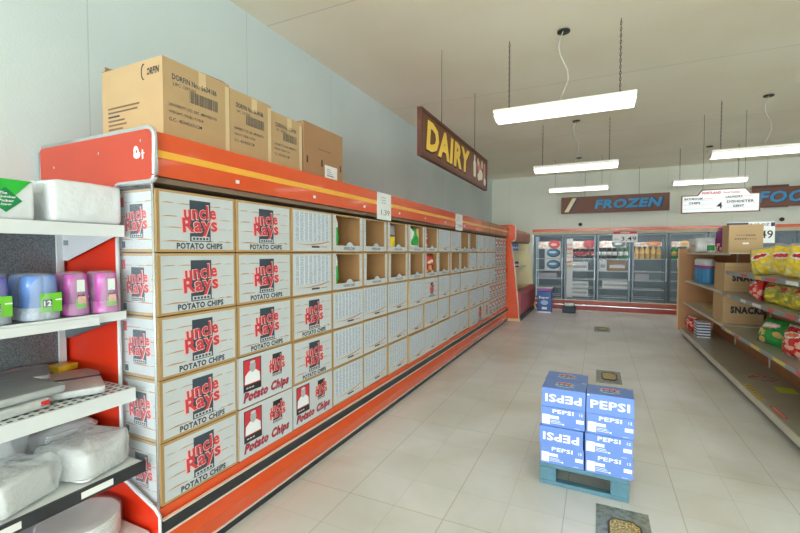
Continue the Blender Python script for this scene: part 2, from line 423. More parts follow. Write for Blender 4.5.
ROWS = ['GGTOOOOOTTOOTTTNNNN', 'GHTOOOOOOOOTTTTNNNN', 'HGGTTTTSTTTTTTTNNNN', 'GPHTTTTTTTTTTTNNNNNN', 'HPPTTTTTTTTTGSNNNNNN']
OPEN = {}
rb = random.Random(3)
Z0 = .334
for r, row in enumerate(ROWS):
    y = 1.239
    for k, t in enumerate(row):
        pitch = .262 if t == 'N' else .4565
        yc = y+(pitch-.01)/2 - (0 if t == 'N' else .0)
        z = Z0+(4-r)*.2915
        jx = rb.uniform(-.006, .006) if k > 2 else rb.uniform(-.003, .002)
        rz = rb.uniform(-.012, .012) if k > 2 else 0
        if t == 'T': jx += rb.uniform(-.006, .01)
        lab = '%s, %s, %s from the near end' % (DESC[t][0], rowname[r], ORD[k])
        p = PROTO[t]
        o = p[0] if not p[1] else p[0].copy()
        if p[1]: COL.objects.link(o)
        p[1] = True
        o.location = (-1.785+jx, yc, z); o.rotation_euler = (0, 0, rz)
        tag(o, lab, 'box', DESC[t][1])
        if t == 'O': OPEN[(r, k)] = (yc, z)
        y += pitch

# ------------------------------------------------------------------ long orange display case
def arc(cx, cz, r, a0, a1, n=5): return [(cx+r*math.cos(math.radians(a0+(a1-a0)*i/n)), cz+r*math.sin(math.radians(a0+(a1-a0)*i/n))) for i in range(n+1)]
CXF = -1.762
def case(name, label, y0, y1, old_from=None):
    t = thing(name, label, 'display case', (-2.2, (y0+y1)/2, 0))
    dy = -(y0+y1)/2; ox = 2.2
    def B(m, nm, par=t): 
        o = m.build(nm, par); o.location = (ox, dy, 0)
        if par is not t: o.location = (0, 0, 0)
        return o
    end = old_from or y1
    m = M(); m.box(-2.64, CXF, y0, end, 1.838, 2.03, orange); B(m, 'canopy')
    m = M(); m.box(CXF, CXF+.0035, y0, end, 1.918, 1.950, yellow)
    # white price strip clips under the stripe
    B(m, 'yellow_stripe')
    if old_from:
        m = M(); m.box(-2.64, CXF+.002, old_from+.002, y1, 1.838, 2.03, orange_old)
        m.box(CXF+.002, CXF+.005, old_from+.002, y1, 1.918, 1.95, yellow)
        yy = old_from+.5
        while yy < y1: m.box(CXF+.002, CXF+.006, yy, yy+.012, 1.845, 2.025, rustbase); yy += .55
        o = B(m, 'canopy'); o['label'] = 'faded dull canopy section'
    m = M(); m.box(-2.5, CXF-.03, y0, y1, 1.812, 1.836, housing); m.box(-2.5, -1.95, y0, y1, 1.797, 1.812, darkgasket); B(m, 'canopy_underside')
    m = M(); yy = y0+.45
    while yy < end-.1: m.box(CXF, CXF+.004, yy, yy+.022, 1.868, 1.886, tagwhite); yy += .68
    B(m, 'label_clip')
    m = M(); m.box(-2.64, -2.6, y0, y1, .05, 1.83, whitemetal); B(m, 'back_panel')
    m = M(); m.box(-2.6, -1.785, y0, y1, .286, .33, orange); B(m, 'deck')
    m = M(); m.prism([(-2.5, .285), (-1.772, .285), (-1.766, .21), (-1.748, .145), (-1.752, .14), (-1.768, .062), (-1.80, .055), (-1.80, .0), (-2.5, 0)], 'y', y0, y1, orange); B(m, 'lower_front')
    m = M(); m.box(-1.772, -1.757, y0, y1, .228, .283, blackrub); o = B(m, 'bumper_rail'); 
    m = M(); m.box(-1.772, -1.754, y0, y1, .2185, .2275, creamwhite); m.box(-1.775, -1.756, y0, y1, .2835, .2885, creamwhite); m.box(-1.775, -1.762, y0, y1, .052, .061, creamwhite); B(m, 'cream_moulding')
    m = M(); m.box(-1.80, -1.783, y0, y1, 0, .05, blackrub); B(m, 'kick_plate')
    return t
c1 = case('display_case', 'long orange display case with yellow stripe, near section under the tall cartons', 1.223, 5.46)
c2 = case('display_case', 'long orange display case section with faded canopy beyond the floor joint', 5.472, 9.25, 6.95)
# near end panel of the first section
def endp(m, nm, label=None):
    o = m.build(nm, c1); o.location = (2.2, -(1.223+5.46)/2, 0)
    if label: o['label'] = label
    return o
ye0, ye1 = 1.203, 1.221
hdr = [(-2.66, 1.835), (-2.03, 1.835)]+[(-1.80, 1.80), ]+arc(-1.785, 1.835, .035, -80, 0, 3)+arc(-1.79, 2.0, .04, 0, 90, 5)+[(-2.64, 2.045), (-2.66, 2.03)]
hdr = [(-2.66, 1.812), (-1.79, 1.812)]+arc(-1.78, 1.842, .03, -90, 0, 4)+arc(-1.79, 2.005, .04, 0, 90, 5)+[(-2.63, 2.045), (-2.66, 2.02)]
endp(M().prism(hdr, 'y', ye0, ye1, orange_side), 'canopy_end_panel')
m = M()
trim = arc(-2.0, 1.78, .032, 180, 90, 3)+[(-1.79, 1.812)]+arc(-1.78, 1.842, .03, -90, 0, 4)+arc(-1.79, 2.005, .04, 0, 90, 5)+[(-2.2, 2.045), (-2.63, 2.045), (-2.66, 2.02), (-2.66, 1.8)]
m.tube([(x, (ye0+ye1)/2, z) for x, z in trim], .012, chrome, 8); endp(m, 'chrome_edge_trim')
m = M(); low = [(-2.66, .0), (-1.765, 0), (-1.765, .31), (-1.79, .335), (-1.86, .362), (-1.98, .40)]+arc(-1.98, .46, .05, 270, 180, 4)+[(-2.03, 1.81), (-2.66, 1.81)]
m.prism(low, 'y', ye0, ye1, red_side); endp(m, 'side_panel')
m = M(); pl = [(-1.775, .345), (-1.86, .365), (-1.98, .402)]+arc(-1.98, .46, .048, 270, 180, 4)+[(-2.028, 1.80), (-1.775, 1.80)]
m.prism(pl, 'y', ye0+.006, ye1-.008, plexi); endp(m, 'clear_side_window')
m = M(); m.tube([(x, (ye0+ye1)/2, z) for x, z in [(-2.03, 1.80), (-2.03, .46)]+arc(-1.98, .46, .05, 180, 270, 4)[1:]+[(-1.86, .362), (-1.79, .335), (-1.768, .31), (-1.765, 0.01)]], .009, whitemetal, 8); endp(m, 'side_window_trim')
m = M(); m.tube([(-1.772, (ye0+ye1)/2, .345), (-1.772, (ye0+ye1)/2, 1.80)], .006, chrome, 8); endp(m, 'corner_post')
m = M(); T = FR((-2.66, ye0, 0), (1, 0, 0), (0, 0, 1))
m.ell(T, .80, 1.945, .018, .026, pwhite, .002, rot=.3); m.ell(T, .805, 1.93, .024, .016, pwhite, .0025); m.ell(T, .803, 1.945, .006, .008, orange_side, .003)
m.rect(T, .838, .848, 1.91, 1.95, pwhite, .002); m.rect(T, .835, .856, 1.932, 1.938, pwhite, .002)
endp(m, 'torn_sticker', 'torn white sticker scrap')
m = M()
for u, v in ((.14, 1.93), (.52, 1.965), (.83, 1.99)): m.ell(T, u, v, .006, .006, chrome, .002)
endp(m, 'panel_screws')
# joint strip between the sections
# white price papers clipped to the canopy
for y0, y1, z0, z1, lab, tx in ((3.255, 3.53, 1.79, 2.028, 'white price paper hanging on the orange canopy, larger and nearer one', '1.39'), (5.5, 5.82, 1.80, 2.025, 'white price paper hanging on the orange canopy, smaller and farther one', '2.99')):
    m = M(); m.box(CXF+.004, CXF+.0055, y0, y1, z0, z1, paper)
    T = FR((CXF+.0055, (y0+y1)/2, z0), (0, 1, 0), (0, 0, 1)); h = z1-z0; wd = y1-y0
    for q in range(3): m.rect(T, -.2*wd, .12*wd, h*(.62+.1*q), h*(.65+.1*q), faintink)
    m.text(T, tx, .02, h*.28, wd*.6, h*.2, slate, .001)
    tag(m.build('price_paper'), lab, 'sign', 'white price papers on the canopy')

# ------------------------------------------------------------------ chip bags
def bagmesh(w, h, t, fn, nx=30, nz=34, seed=0):
    """pillow bag standing on z=0, front facing -y; fn(u,v) -> material"""
    m = M(); rnd = Vector((seed*3.1, seed*1.7, 0))
    for side in (-1, 1):
        vs = []
        for j in range(nz+1):
            v = j/nz
            for i in range(nx+1):
                u = i/nx*2-1
                e = max(0, 1-abs(u)**2)**.62*max(0, 1-abs(v*2-1)**2.2)**.62
                wr = noise.noise(Vector((u*3, v*6, side*2))+rnd)*.3*e+noise.noise(Vector((u*7, v*11, side))+rnd)*.16*e
                x = u*w/2*(1-.06*(1-abs(v*2-1)))
                vs.append((x, side*(t/2*(e+wr)+.0008), v*h+.004*noise.noise(Vector((u*9, v, 3))+rnd)))
        fs = {}
        for j in range(nz):
            for i in range(nx):
                a = j*(nx+1)+i; q = (a, a+1, a+nx+2, a+nx+1)
                if side > 0: q = q[::-1]
                fs.setdefault(fn((i+.5)/nx*2-1, (j+.5)/nz), []).append(q)
        for mm, f in fs.items(): m.add(vs, f, mm, None, True)
    return m
gl = dict(var=.05)
b_yel = mat('bag_yellow', 'f3d53a', .25, bump=.3, bscale=25, **gl); b_yel2 = mat('bag_yellow_pale', 'f0e48c', .25, **gl)
b_red = mat('bag_red', 'd62f2c', .25, bump=.3, bscale=25, **gl); b_pink = mat('bag_pink', 'f0b2a2', .3, **gl); b_wht = mat('bag_white', 'eef0ec', .3, **gl)
b_grn = mat('bag_green', '2b9a45', .25, bump=.3, bscale=25, **gl); b_lime = mat('bag_lime', 'a4b046', .3, **gl); b_ltan = mat('bag_chip_tan', 'd9b56a', .4, **gl)
b_teal = mat('bag_teal', '2f8a86', .3, **gl); b_org = mat('bag_orange', 'ea7a38', .3, **gl); b_blk = mat('bag_dark', '3b3640', .3, **gl); b_bright = mat('bag_bright_green', '27b04a', .25, **gl)
b_gry = mat('bag_silver', 'a8a2aa', .3, **gl)
def nz2(u, v, s): return noise.noise(Vector((u*3.6, v*7.5, s*5.3)))+.4*noise.noise(Vector((u*9, v*16, s*2.3)))
_ch = {}
def chips(u, v, k, lo=.06, hi=.46, n=8, r=.2):
    if k not in _ch:
        q = random.Random(k*17+3); _ch[k] = [(q.uniform(-.75, .75), q.uniform(lo, hi), q.uniform(.7, 1.1)) for _ in range(n)]
    return any(((u-a)/(r*c))**2+((v-b)/(r*c*.5))**2 < 1 for a, b, c in _ch[k])
def logo_el(u, v, cu=0, cv=.68, ru=.68, rv=.11, tilt=.08): return ((u-cu)/ru)**2+((v-cv-tilt*u)/rv)**2
def bagfn(base, chip, lo_out, lo_in, k, edge=None, base2=None):
    def f(u, v):
        if edge and (v > .94 or v < .04): return edge
        e = logo_el(u, v)
        if e < .55 and abs(v-.68-.08*u) < .055: return lo_in
        if e < 1: return lo_out
        if chips(u, v, k): return chip
        if base2 and nz2(u, v, k) > .3: return base2
        return base
    return f
F = {
 'yellow': bagfn(b_yel, b_yel2, b_wht, b_red, 1, b_gry, b_yel2), 'red': bagfn(b_red, b_pink, b_wht, b_red, 2, b_wht),
 'redchip': bagfn(b_red, b_pink, b_wht, b_org, 3, b_wht, b_pink), 'green': bagfn(b_grn, b_ltan, b_pink, b_wht, 4, None, b_bright),
 'lime': bagfn(b_lime, b_yel, b_ltan, b_red, 5, None, b_ltan), 'orange': bagfn(b_org, b_wht, b_wht, b_red, 6, b_red),
 'teal': bagfn(b_teal, b_ltan, b_wht, b_red, 7, b_wht, b_wht),
 'cream_green': lambda u, v: (b_bright if abs(u) < .25+.45*math.sin(v*PI*1.3)**2 and v > .25 else b_yel2 if u > 0 else b_wht),
 'graytop': lambda u, v: (b_gry if v > .62 else b_blk if v > .57 else b_yel),
 'redwhite': bagfn(b_red, b_wht, b_wht, b_red, 8, None, b_wht),
 'orangered': bagfn(b_red, b_ltan, b_org, b_wht, 9, None, b_org),
 'brightgreen': lambda u, v: (b_bright if v < .7 else b_wht),
}
def bag(kind, w, h, t, loc, rotz, lab, tilt=0, group=None, seed=0, face='x-', roll=0):
    o = bagmesh(w, h, t, F[kind], seed=seed).build('chip_bag')
    o.location = loc; o.rotation_euler = (tilt, roll, rotz)
    return tag(o, lab, 'chip bag', group)
g = 'chip bags in the open cartons'
def inb(key, kind, w, dy, lab, h=.255, t=.07, seed=1):
    yc, z = OPEN[key]
    bag(kind, w, h, t, (-1.826, yc+dy, z+.007), PI/2, lab, 0, g, seed)
inb((0, 3), 'brightgreen', .10, -.155, 'sliver of green bag in the first open carton, top row', seed=2)
inb((1, 3), 'brightgreen', .10, -.155, 'sliver of green bag in the first open carton, second row', seed=3)
inb((0, 5), 'graytop', .18, -.10, 'yellow bag with grey top in the third open carton, top row', seed=4)
inb((0, 6), 'cream_green', .33, 0, 'bright green and cream bag filling the fourth open carton', seed=5)
inb((0, 7), 'redwhite', .12, -.13, 'red and white bag at the left of the fifth open carton', seed=6)
inb((1, 5), 'yellow', .09, -.165, 'sliver of yellow bag in the third open carton, second row', seed=7)
inb((1, 7), 'orangered', .33, 0, 'orange-red chip bag filling an open carton, second row', seed=8)

# ------------------------------------------------------------------ cartons on top of the case
TZ = 2.032
def topcarton(nm, label, x1, y0, y1, z1, depth, km, kind):
    t = thing(nm, label, 'box', (x1-depth/2, (y0+y1)/2, TZ), 0, 'cardboard cartons on top of the orange case' if kind < 4 else None)
    w = y1-y0; h = z1-TZ
    m = M(); m.box(-depth/2, depth/2, -w/2, w/2, 0, h-.003, km)
    T = FR((depth/2, -w/2, 0), (0, 1, 0), (0, 0, 1))
    if kind < 4:
        s = w/.41
        m.text(T, 'DORFIN No.: 5634186', .165*s+.02, h*.80, .27*s, .028, slate, bold=.015)
        m.text(T, 'UPC 1297303', .1*s+.02, h*.715, .13*s, .016, slate)
        u = .15*s
        rr = random.Random(kind)
        while u < .33*s: q = rr.uniform(.002, .005); m.rect(T, u, u+q, h*.56, h*.70, slate); u += q+rr.uniform(.002, .005)
        for q, tx in enumerate(('UNIVERSITY LTD. INC., MINNESOTA', 'WEIGHT (70LB):17.02LB', 'G.C.: 45X45X51CM')):
            ww = (.29, .2, .19)[q]*s; m.text(T, tx, .03+ww/2, h*(.46-.085*q), ww, .017, slate, bold=.01)
        if kind == 1:
            T2 = FR((-depth/2, -w/2, 0), (1, 0, 0), (0, 0, 1))
            m.text(T2, 'DORFIN', depth*.83, h*.85, .12, .036, ink, bold=.045, shear=.2)
            m.ell(T2, depth*.71, h*.86, .02, .04, ink, .001); m.ell(T2, depth*.728, h*.855, .02, .036, km, .0014)
            for q in range(8):
                ln = (.32, .3, .12, .17, .19, .15, .15, .08)[q]; m.rect(T2, .05, .05+ln*.8, h*(.50-.052*q), h*(.515-.052*q)+.003, slate if q == 2 else printbrown, .001)
    else:
        for uu in (.02, .14, .31): m.rect(T, uu*w/.34, (uu+.012)*w/.34, h*.18+.04, h*.18+.09, ink)
        m.rect(T, .17*w/.34, .285*w/.34, .04, .135, paper, .001)
        for q in range(4): m.rect(T, .19*w/.34, (.25-.01*q)*w/.34, .055+.016*q, .062+.016*q, mat('blue_scribble', '5a7ab0', .6, var=0) if q == 0 else faintink, .0015)
        for q in range(7): m.rect(T, (.12+.016*q)*w/.34, (.128+.016*q)*w/.34, h*.58, h*.6, slate)
    m.build('carton_body', t)
    m = M()
    if kind < 4:
        m.rect(FR((depth/2, 0, 0), (0, 1, 0), (0, 0, 1)), w/2-.03, w/2-.001, .0, h-.02, tape, .0008)
        m.rect(FR((depth/2, 0, 0), (0, 1, 0), (0, 0, 1)), -.02+.02, .045, h-.08, h-.004, tape, .0008)
        m.build('tape', t)
    fl = M()
    if kind == 1:
        fl.add([(-depth/2, -w/2, h), (-depth/2+.0, w/2, h), (-depth/2+.15, w/2, h+.0), (-depth/2+.16, 0, h+.055), (-depth/2+.05, -w/2+.02, h+.015)], [(0, 4, 3, 2, 1)], kraft3)
        fl.box(-depth/2+.01, -depth/2+.014, -w/2+.01, w/2-.02, h-.003, h+.03, kraft3)
        fl.quad([(depth/2-.004, .02, h-.002), (depth/2-.004, w/2-.01, h-.002), (depth/2-.03, w/2-.02, h+.018), (depth/2-.03, .03, h+.014)], kraft3)
    else:
        fl.box(-depth/2, depth/2-.002, -w/2+.001, -.003, h-.003, h+.001, km); fl.box(-depth/2, depth/2-.002, .003, w/2-.001, h-.003, h+.001, km)
    fl.build('top_flap', t)
    return t
topcarton('cardboard_carton', 'largest tan carton on the near end of the orange case, flap slightly open', -1.9, 1.362, 1.765, 2.445, .48, kraft2, 1)
topcarton('cardboard_carton', 'tan printed carton on the orange case between the largest one and another', -1.9, 1.769, 2.10, 2.43, .45, kraft2, 2)
topcarton('cardboard_carton', 'tan printed carton on the orange case just before the brown labelled one', -1.905, 2.105, 2.415, 2.405, .42, kraft2, 3)
topcarton('cardboard_carton', 'darker brown carton with white label, farthest one on top of the orange case', -1.9, 2.43, 2.93, 2.435, .40, kraft3, 4)

# ------------------------------------------------------------------ second case beyond
t = thing('display_case', 'shorter orange refrigerated case with red front beyond the long one', 'display case', (-2.1, 10.4, 0))
def K(m, nm, label=None):
    o = m.build(nm, t); o.location = (2.1, -10.4, 0)
    if label: o['label'] = label
    return o
pr = [(-2.64, 0.06), (-1.53, 0.06), (-1.54, .3), (-1.63, 1.2), (-1.71, 1.72)]+arc(-1.68, 1.80, .07, -80, 0, 4)+arc(-1.68, 2.02, .07, 0, 90, 4)+[(-2.64, 2.09)]
K(M().prism(pr, 'y', 9.27, 9.30, orange), 'end_panel')
m = M(); m.tube([(x, 9.268, z) for x, z in pr[1:-1]], .013, creamwhite, 6); K(m, 'end_panel_trim')
K(M().box(-1.77, -1.5, 9.27, 9.32, 0, .058, lightwood).build('foot_block', t) and M().box(-2.64, -2.6, 9.305, 11.5, .1, 1.8, cream), 'back_panel')
K(M().box(-2.6, -1.63, 9.305, 11.5, 1.75, 1.99, orange_old), 'canopy')
K(M().box(-2.5, -1.66, 9.305, 11.5, 1.72, 1.748, housing), 'canopy_underside')
K(M().prism([(-2.64, 0.0), (-1.46, 0.0), (-1.50, .3), (-1.60, 1.2), (-1.68, 1.72), (-1.64, 1.76), (-1.62, 1.95), (-1.68, 2.02), (-2.64, 2.02)], 'y', 11.505, 11.53, cream), 'end_panel', 'cream far end panel')
K(M().prism([(-2.6, .1), (-1.52, .1), (-1.49, .2), (-1.49, .55), (-1.53, .66), (-1.60, .66), (-1.62, .45), (-2.6, .45)], 'y', 9.305, 11.5, redbase), 'red_front')
K(M().box(-1.60, -1.50, 9.305, 11.5, 0, .098, blackrub), 'bumper')
for z, d in ((1.53, .66), (1.15, .70)):
    K(M().box(-2.6, -2.6+d+.2, 9.31, 11.5, z-.02, z, whitemetal), 'shelf')
for ch in t.children:
    if ch.name.startswith('foot_block'): ch.location = (2.1, -10.4, 0)
pkblue = mat('pack_blue', '2f62a8', .35, var=.1); pkdark = mat('pack_navy', '1c3466', .35, var=.1)
for i in range(4):
    m = M(); m.box(-.09, .09, -.07, .07, 0, .16, pkblue); m.box(-.0905, .0905, -.06, .06, .05, .09, pwhite); m.box(-.08, .08, -.06, .06, .16, .17, pkdark)
    tag(m.build('food_tub', None, (-1.79, 9.46+.2*i, 1.531)), 'blue tub on the upper shelf of the farther case, %s from the near end' % ORD[i], 'tub', 'blue tubs in the farther case')
for i in range(2):
    m = M(); m.lathe([(.05, 0), (.055, .02), (.055, .1), (.045, .13)], (0, 0, 0), pkdark, 12); m.lathe([(.056, .03), (.056, .08)], (0, 0, 0), b_pink, 12)
    tag(m.build('food_tub', None, (-1.72, 9.7+.3*i, 1.151)), 'small dark tub on the lower shelf of the farther case, %s one' % ('nearer', 'farther')[i], 'tub', 'dark tubs in the farther case')

# ------------------------------------------------------------------ hanging lights
def chain(m, x, y, z0, z1):
    n = int((z1-z0)/.026)
    for i in range(n):
        z = z0+(i+.5)*(z1-z0)/n; pts = []
        for a in range(6):
            t_ = 2*PI*a/6; dx = .0065*math.cos(t_); dz = .0165*math.sin(t_)
            pts.append((x+(dx if i % 2 else 0), y+(0 if i % 2 else dx), z+dz))
        m.tube(pts, .0028, chainm, 4, True)
def fixture(x0, x1, y, zt, lab, cord=True, wires=False):
    xc = (x0+x1)/2; L = x1-x0
    t = thing('hanging_light', lab, 'light', (xc, y, zt), 0, 'hanging fluorescent lights')
    pr = [(-.145, 0), (-.145, -.034), (.145, -.034), (.135, 0), (.11, .012), (-.11, .012)]
    M().prism(pr, 'x', -L/2, L/2, fixwhite).build('housing', t)
    ln = [(-.128, -.035), (-.112, -.062), (-.06, -.082), (.06, -.082), (.112, -.062), (.128, -.035)]
    lo = M().prism(ln, 'x', -L/2+.012, L/2-.012, lens).build('lens', t)
    for q in (-L/2, L/2-.011): M().prism([(a*1.02, b*1.03) for a, b in ln], 'x', q, q+.011, fixwhite).build('end_cap', lo)
    for s in (-1, 1):
        m = M()
        if wires: m.tube([(s*(L/2-.12), 0, .012), (s*(L/2-.12), 0, CZ-zt-.001)], .003, darkcord, 5)
        else: chain(m, s*(L/2-.12), 0, .012, CZ-zt-.002)
        m.build('hanging_chain', t)
    if cord:
        m = M(); pts = []
        H = CZ-zt-.02
        for i in range(17):
            q = i/16; pts.append((-.02+.07*math.sin(q*PI*1.6)*math.sin(q*PI)+.03*q, .02*math.sin(q*5), .012+H*q))
        m.tube(pts, .0045, cordm, 6); m.build('power_cord', t)
        M().lathe([(.055, 0), (.055, .012), (.03, .019)][::1], (.01, 0, CZ-zt-.0195), ceilrose, 16).build('ceiling_plate', t)
    return t
fixture(-.91, .27, 4.12, 2.83, 'nearest large hanging fluorescent light left of centre')
fixture(-.93, .25, 6.98, 2.83, 'hanging fluorescent light behind the nearest one, left row')
fixture(-.98, .17, 9.72, 2.88, 'farthest hanging fluorescent light of the left row, above the blue-lettered sign', wires=True)
fixture(1.33, 2.52, 6.90, 2.83, 'hanging fluorescent light at the right edge of the view')
fixture(1.29, 2.44, 9.72, 2.88, 'hanging fluorescent light above the white aisle sign')
fixture(1.33, 2.52, 4.05, 2.83, 'hanging fluorescent light out of view overhead, right row')
for k, y in enumerate((-1.6, -4.5, -7.3)):
    for j, x in enumerate((-.91, 1.33, 3.6)): fixture(x, x+1.18, y, 2.83, 'hanging fluorescent light behind the viewpoint, %s row back, %s from the left wall' % (ORD[k], ORD[j]))
for k, y in enumerate((1.25, 4.1, 6.95, 9.7)): fixture(3.7, 4.88, y, 2.83, 'hanging fluorescent light over the next aisle, %s from the front' % ORD[k])
fixture(1.33, 2.52, 1.25, 2.83, 'hanging fluorescent light out of view overhead, near right')

# ------------------------------------------------------------------ signs
# DAIRY sign, parallel to the left wall
t = thing('hanging_sign', 'brown hanging sign with yellow letters DAIRY above the orange case', 'sign', (-1.43, 4.625, 2.355))
M().box(-.015, .015, -1.19, 1.19, .02, .39, signbrown).build('board', t)
m = M(); m.box(-.02, .024, -1.2, 1.2, .385, .415, signedge); m.box(-.02, .024, -1.2, 1.2, -.005, .025, signedge); m.box(-.02, .023, -1.2, -1.18, .02, .39, signedge); m.box(-.02, .023, 1.18, 1.2, .02, .39, signedge); m.build('frame', t)
T = FR((.015, 0, 0), (0, 1, 0), (0, 0, 1)); m = M()
m.text(T, 'DAIRY', -.36, .205, 1.46, .30, lettshadow, .0015, bold=.06, shear=.12); m.text(T, 'DAIRY', -.37, .21, 1.42, .275, sunyel, .004, bold=.05, shear=.12); m.build('lettering', t)
m = M(); milk = mat('milk_white', 'efe6d4', .5, var=.05); berry = mat('berry_pink', 'd88a78', .5, var=.1)
m.quad([(.52, .09, .001), (.62, .09, .001), (.64, .25, .001), (.60, .30, .001), (.60, .36, .001), (.54, .36, .001), (.54, .30, .001), (.50, .25, .001)], milk, T)
m.ell(T, .79, .24, .08, .08, berry, .001); m.ell(T, .87, .16, .10, .07, milk, .0015); m.ell(T, .77, .12, .07, .05, milk, .002); m.ell(T, .93, .30, .03, .06, milk, .002)
m.rect(T, 1.02, 1.10, .07, .34, berry, .001); m.ell(T, 1.08, .1, .06, .05, milk, .002); m.ell(T, .72, .30, .03, .05, milk, .003)
m.build('dairy_picture', t)
for s in (-.62, .62):
    M().tube([(0, s, .415), (0, s, CZ-2.356)], .004, darkcord, 5).build('hanging_wire', t)
# FROZEN
t = thing('hanging_sign', 'brown hanging sign with blue letters FROZEN before the back wall', 'sign', (.305, 11.42, 2.462))
M().box(-1.165, 1.165, -.02, .02, 0, .41, signbrown).build('board', t)
m = M(); T = FR((0, -.02, 0), (1, 0, 0), (0, 0, 1)); m.text(T, 'FROZEN', .33, .20, 1.47, .25, navy, .0015, bold=.05, shear=.2); m.text(T, 'FROZEN', .31, .205, 1.43, .225, lettblue, .004, bold=.045, shear=.2); m.build('lettering', t)
m = M(); m.quad([(-1.09, .04, .002), (-.99, .04, .002), (-.81, .38, .002), (-.91, .38, .002)], cream, T); m.quad([(-.98, .04, .0015), (-.94, .04, .0015), (-.77, .38, .0015), (-.81, .38, .0015)], navy, T); m.build('diagonal_stripe', t)
for s in (-.62, .55): M().tube([(s, 0, .41), (s, 0, CZ-2.463)], .004, darkcord, 5).build('hanging_wire', t)
# FOODS
t = thing('hanging_sign', 'stepped brown hanging sign with blue letters FOODS at the right', 'sign', (3.72, 11.42, 2.462))
m = M(); m.box(-.75, .75, -.02, .02, 0, .41, signbrown); m.box(-.76, -.15, -.026, -.0205, .395, .45, signedge); m.box(-.64, -.15, -.026, -.0205, -.02, .01, signedge); m.build('board', t)
m = M(); m.text(T, 'FOODS', .0, .20, 1.30, .27, navy, .0015, bold=.05, shear=.2); m.text(T, 'FOODS', -.02, .205, 1.26, .245, lettblue, .004, bold=.03, shear=.2); m.build('lettering', t)
for s in (-.5, .5): M().tube([(s, 0, .41), (s, 0, CZ-2.463)], .004, darkcord, 5).build('hanging_wire', t)
# aisle 4 sign
t = thing('aisle_sign', 'white aisle sign with number 4 and stepped dark border', 'sign', (1.577, 7.5, 2.07))
out = [(-.467, 0), (.467, 0), (.467, .268), (.36, .268), (.30, .345), (-.21, .345), (-.27, .268), (-.467, .268)]
M().prism(out, 'y', -.012, .012, signbrown).build('border', t)
m = M(); T = FR((0, -.012, 0), (1, 0, 0), (0, 0, 1)); inn = [(-.45, .016), (.45, .016), (.45, .252), (.352, .252), (.292, .329), (-.202, .329), (-.262, .252), (-.45, .252)]
m.quad([(a, b, .001) for a, b in inn], pwhite, T); m.build('face', t)
m = M(); m.text(T, 'PORTLAND', -.10, .29, .23, .035, darkred, .003, bold=.05, shear=.2); m.text(T, 'Food Center', .14, .288, .19, .026, darkred, .003, bold=.02)
m.text(T, '4', 0, .105, .07, .09, ink, .003, bold=.004)
m.text(T, 'BATHROOM', -.315, .212, .22, .032, ink, .003, bold=.035); m.text(T, 'CHIPS', -.30, .15, .14, .032, ink, .003, bold=.035)
m.rect(T, -.19, -.08, .205, .209, darkred, .003); m.rect(T, .28, .38, .222, .226, darkred, .003)
for v in (.19, .13, .07): m.rect(T, -.44, -.06, v-.006, v-.003, faintink, .002); m.rect(T, .06, .44, v-.006, v-.003, faintink, .002)
m.text(T, 'LAUNDRY', .17, .222, .2, .032, ink, .003, bold=.035); m.text(T, 'DISHDETER', .24, .155, .31, .034, ink, .003, bold=.035); m.text(T, 'GENT', .22, .09, .13, .034, ink, .003, bold=.035)
m.build('lettering', t)
for s in (-.2, .29): M().tube([(s, 0, .345), (s, 0, CZ-2.071)], .003, darkcord, 5).build('hanging_wire', t)

# ------------------------------------------------------------------ cooler doors, racks and stock on the back wall
P0 = -1.56; DP = .765
fr_m = alum
def door_part():
    m = M(); w = DP-.03
    m.box(0, .045, -.03, .0, .29, 1.945, alum); m.box(w-.045, w, -.03, 0, .29, 1.945, alum); m.box(.045, w-.045, -.03, 0, .29, .335, alum); m.box(.045, w-.045, -.03, 0, 1.9, 1.945, alum)
    return m, w
rack_proto = None
for i in range(11):
    x0 = P0+i*DP
    t = thing('cooler_door', 'glass cooler door in the back wall, %s from the left' % ORD[i], 'door', (x0+.008, YB-.005, 0), 0, 'glass cooler doors')
    if i == 0:
        m, w = door_part(); f0 = m.build('door_frame', t); bevel(f0, .004)
        g0 = M().box(.045, w-.045, -.018, -.012, .335, 1.9, glass).build('glass_pane', t)
        h0 = M().box(w-.035, w-.015, -.06, -.031, .8, 1.35, rackm).build('handle', f0)
    else:
        fc = f0.copy(); COL.objects.link(fc); fc.parent = t; c = g0.copy(); COL.objects.link(c); c.parent = t; c = h0.copy(); COL.objects.link(c); c.parent = fc
    # rack inside
    r = thing('wire_rack', 'wire shelf rack inside the cooler behind the %s door from the left' % ORD[i], 'rack', (x0+.02, YB+.2, 0), 0, 'wire racks in the cooler')
    if i == 0:
        rp = []
        m = M()
        for a in (0, .70):
            for b_ in (0, .5): m.box(a, a+.018, b_, b_+.018, .0, 1.86, alum)
        rp.append(m.build('upright', r))
        for z in (.36, .58, .80, 1.02, 1.33):
            m = M(); m.box(.019, .699, 0.0, .012, z-.018, z, rackm); m.box(.019, .699, .5, .512, z-.02, z, rackm)
            for q in range(12): m.box(.03+q*.058, .036+q*.058, .012, .5, z-.008, z-.003, rackm)
            rp.append(m.build('wire_shelf', r))
    else:
        for o in rp: c = o.copy(); COL.objects.link(c); c.parent = r
    # lamp over every bay
    l = M().box(x0+.12, x0+.65, YB+.135, YB+.165, 1.925, 1.95, coollamp).build('cooler_tube_light')
    tag(l, 'bright tube light at the top behind the %s cooler door from the left' % ORD[i], 'light', 'tube lights in the cooler')
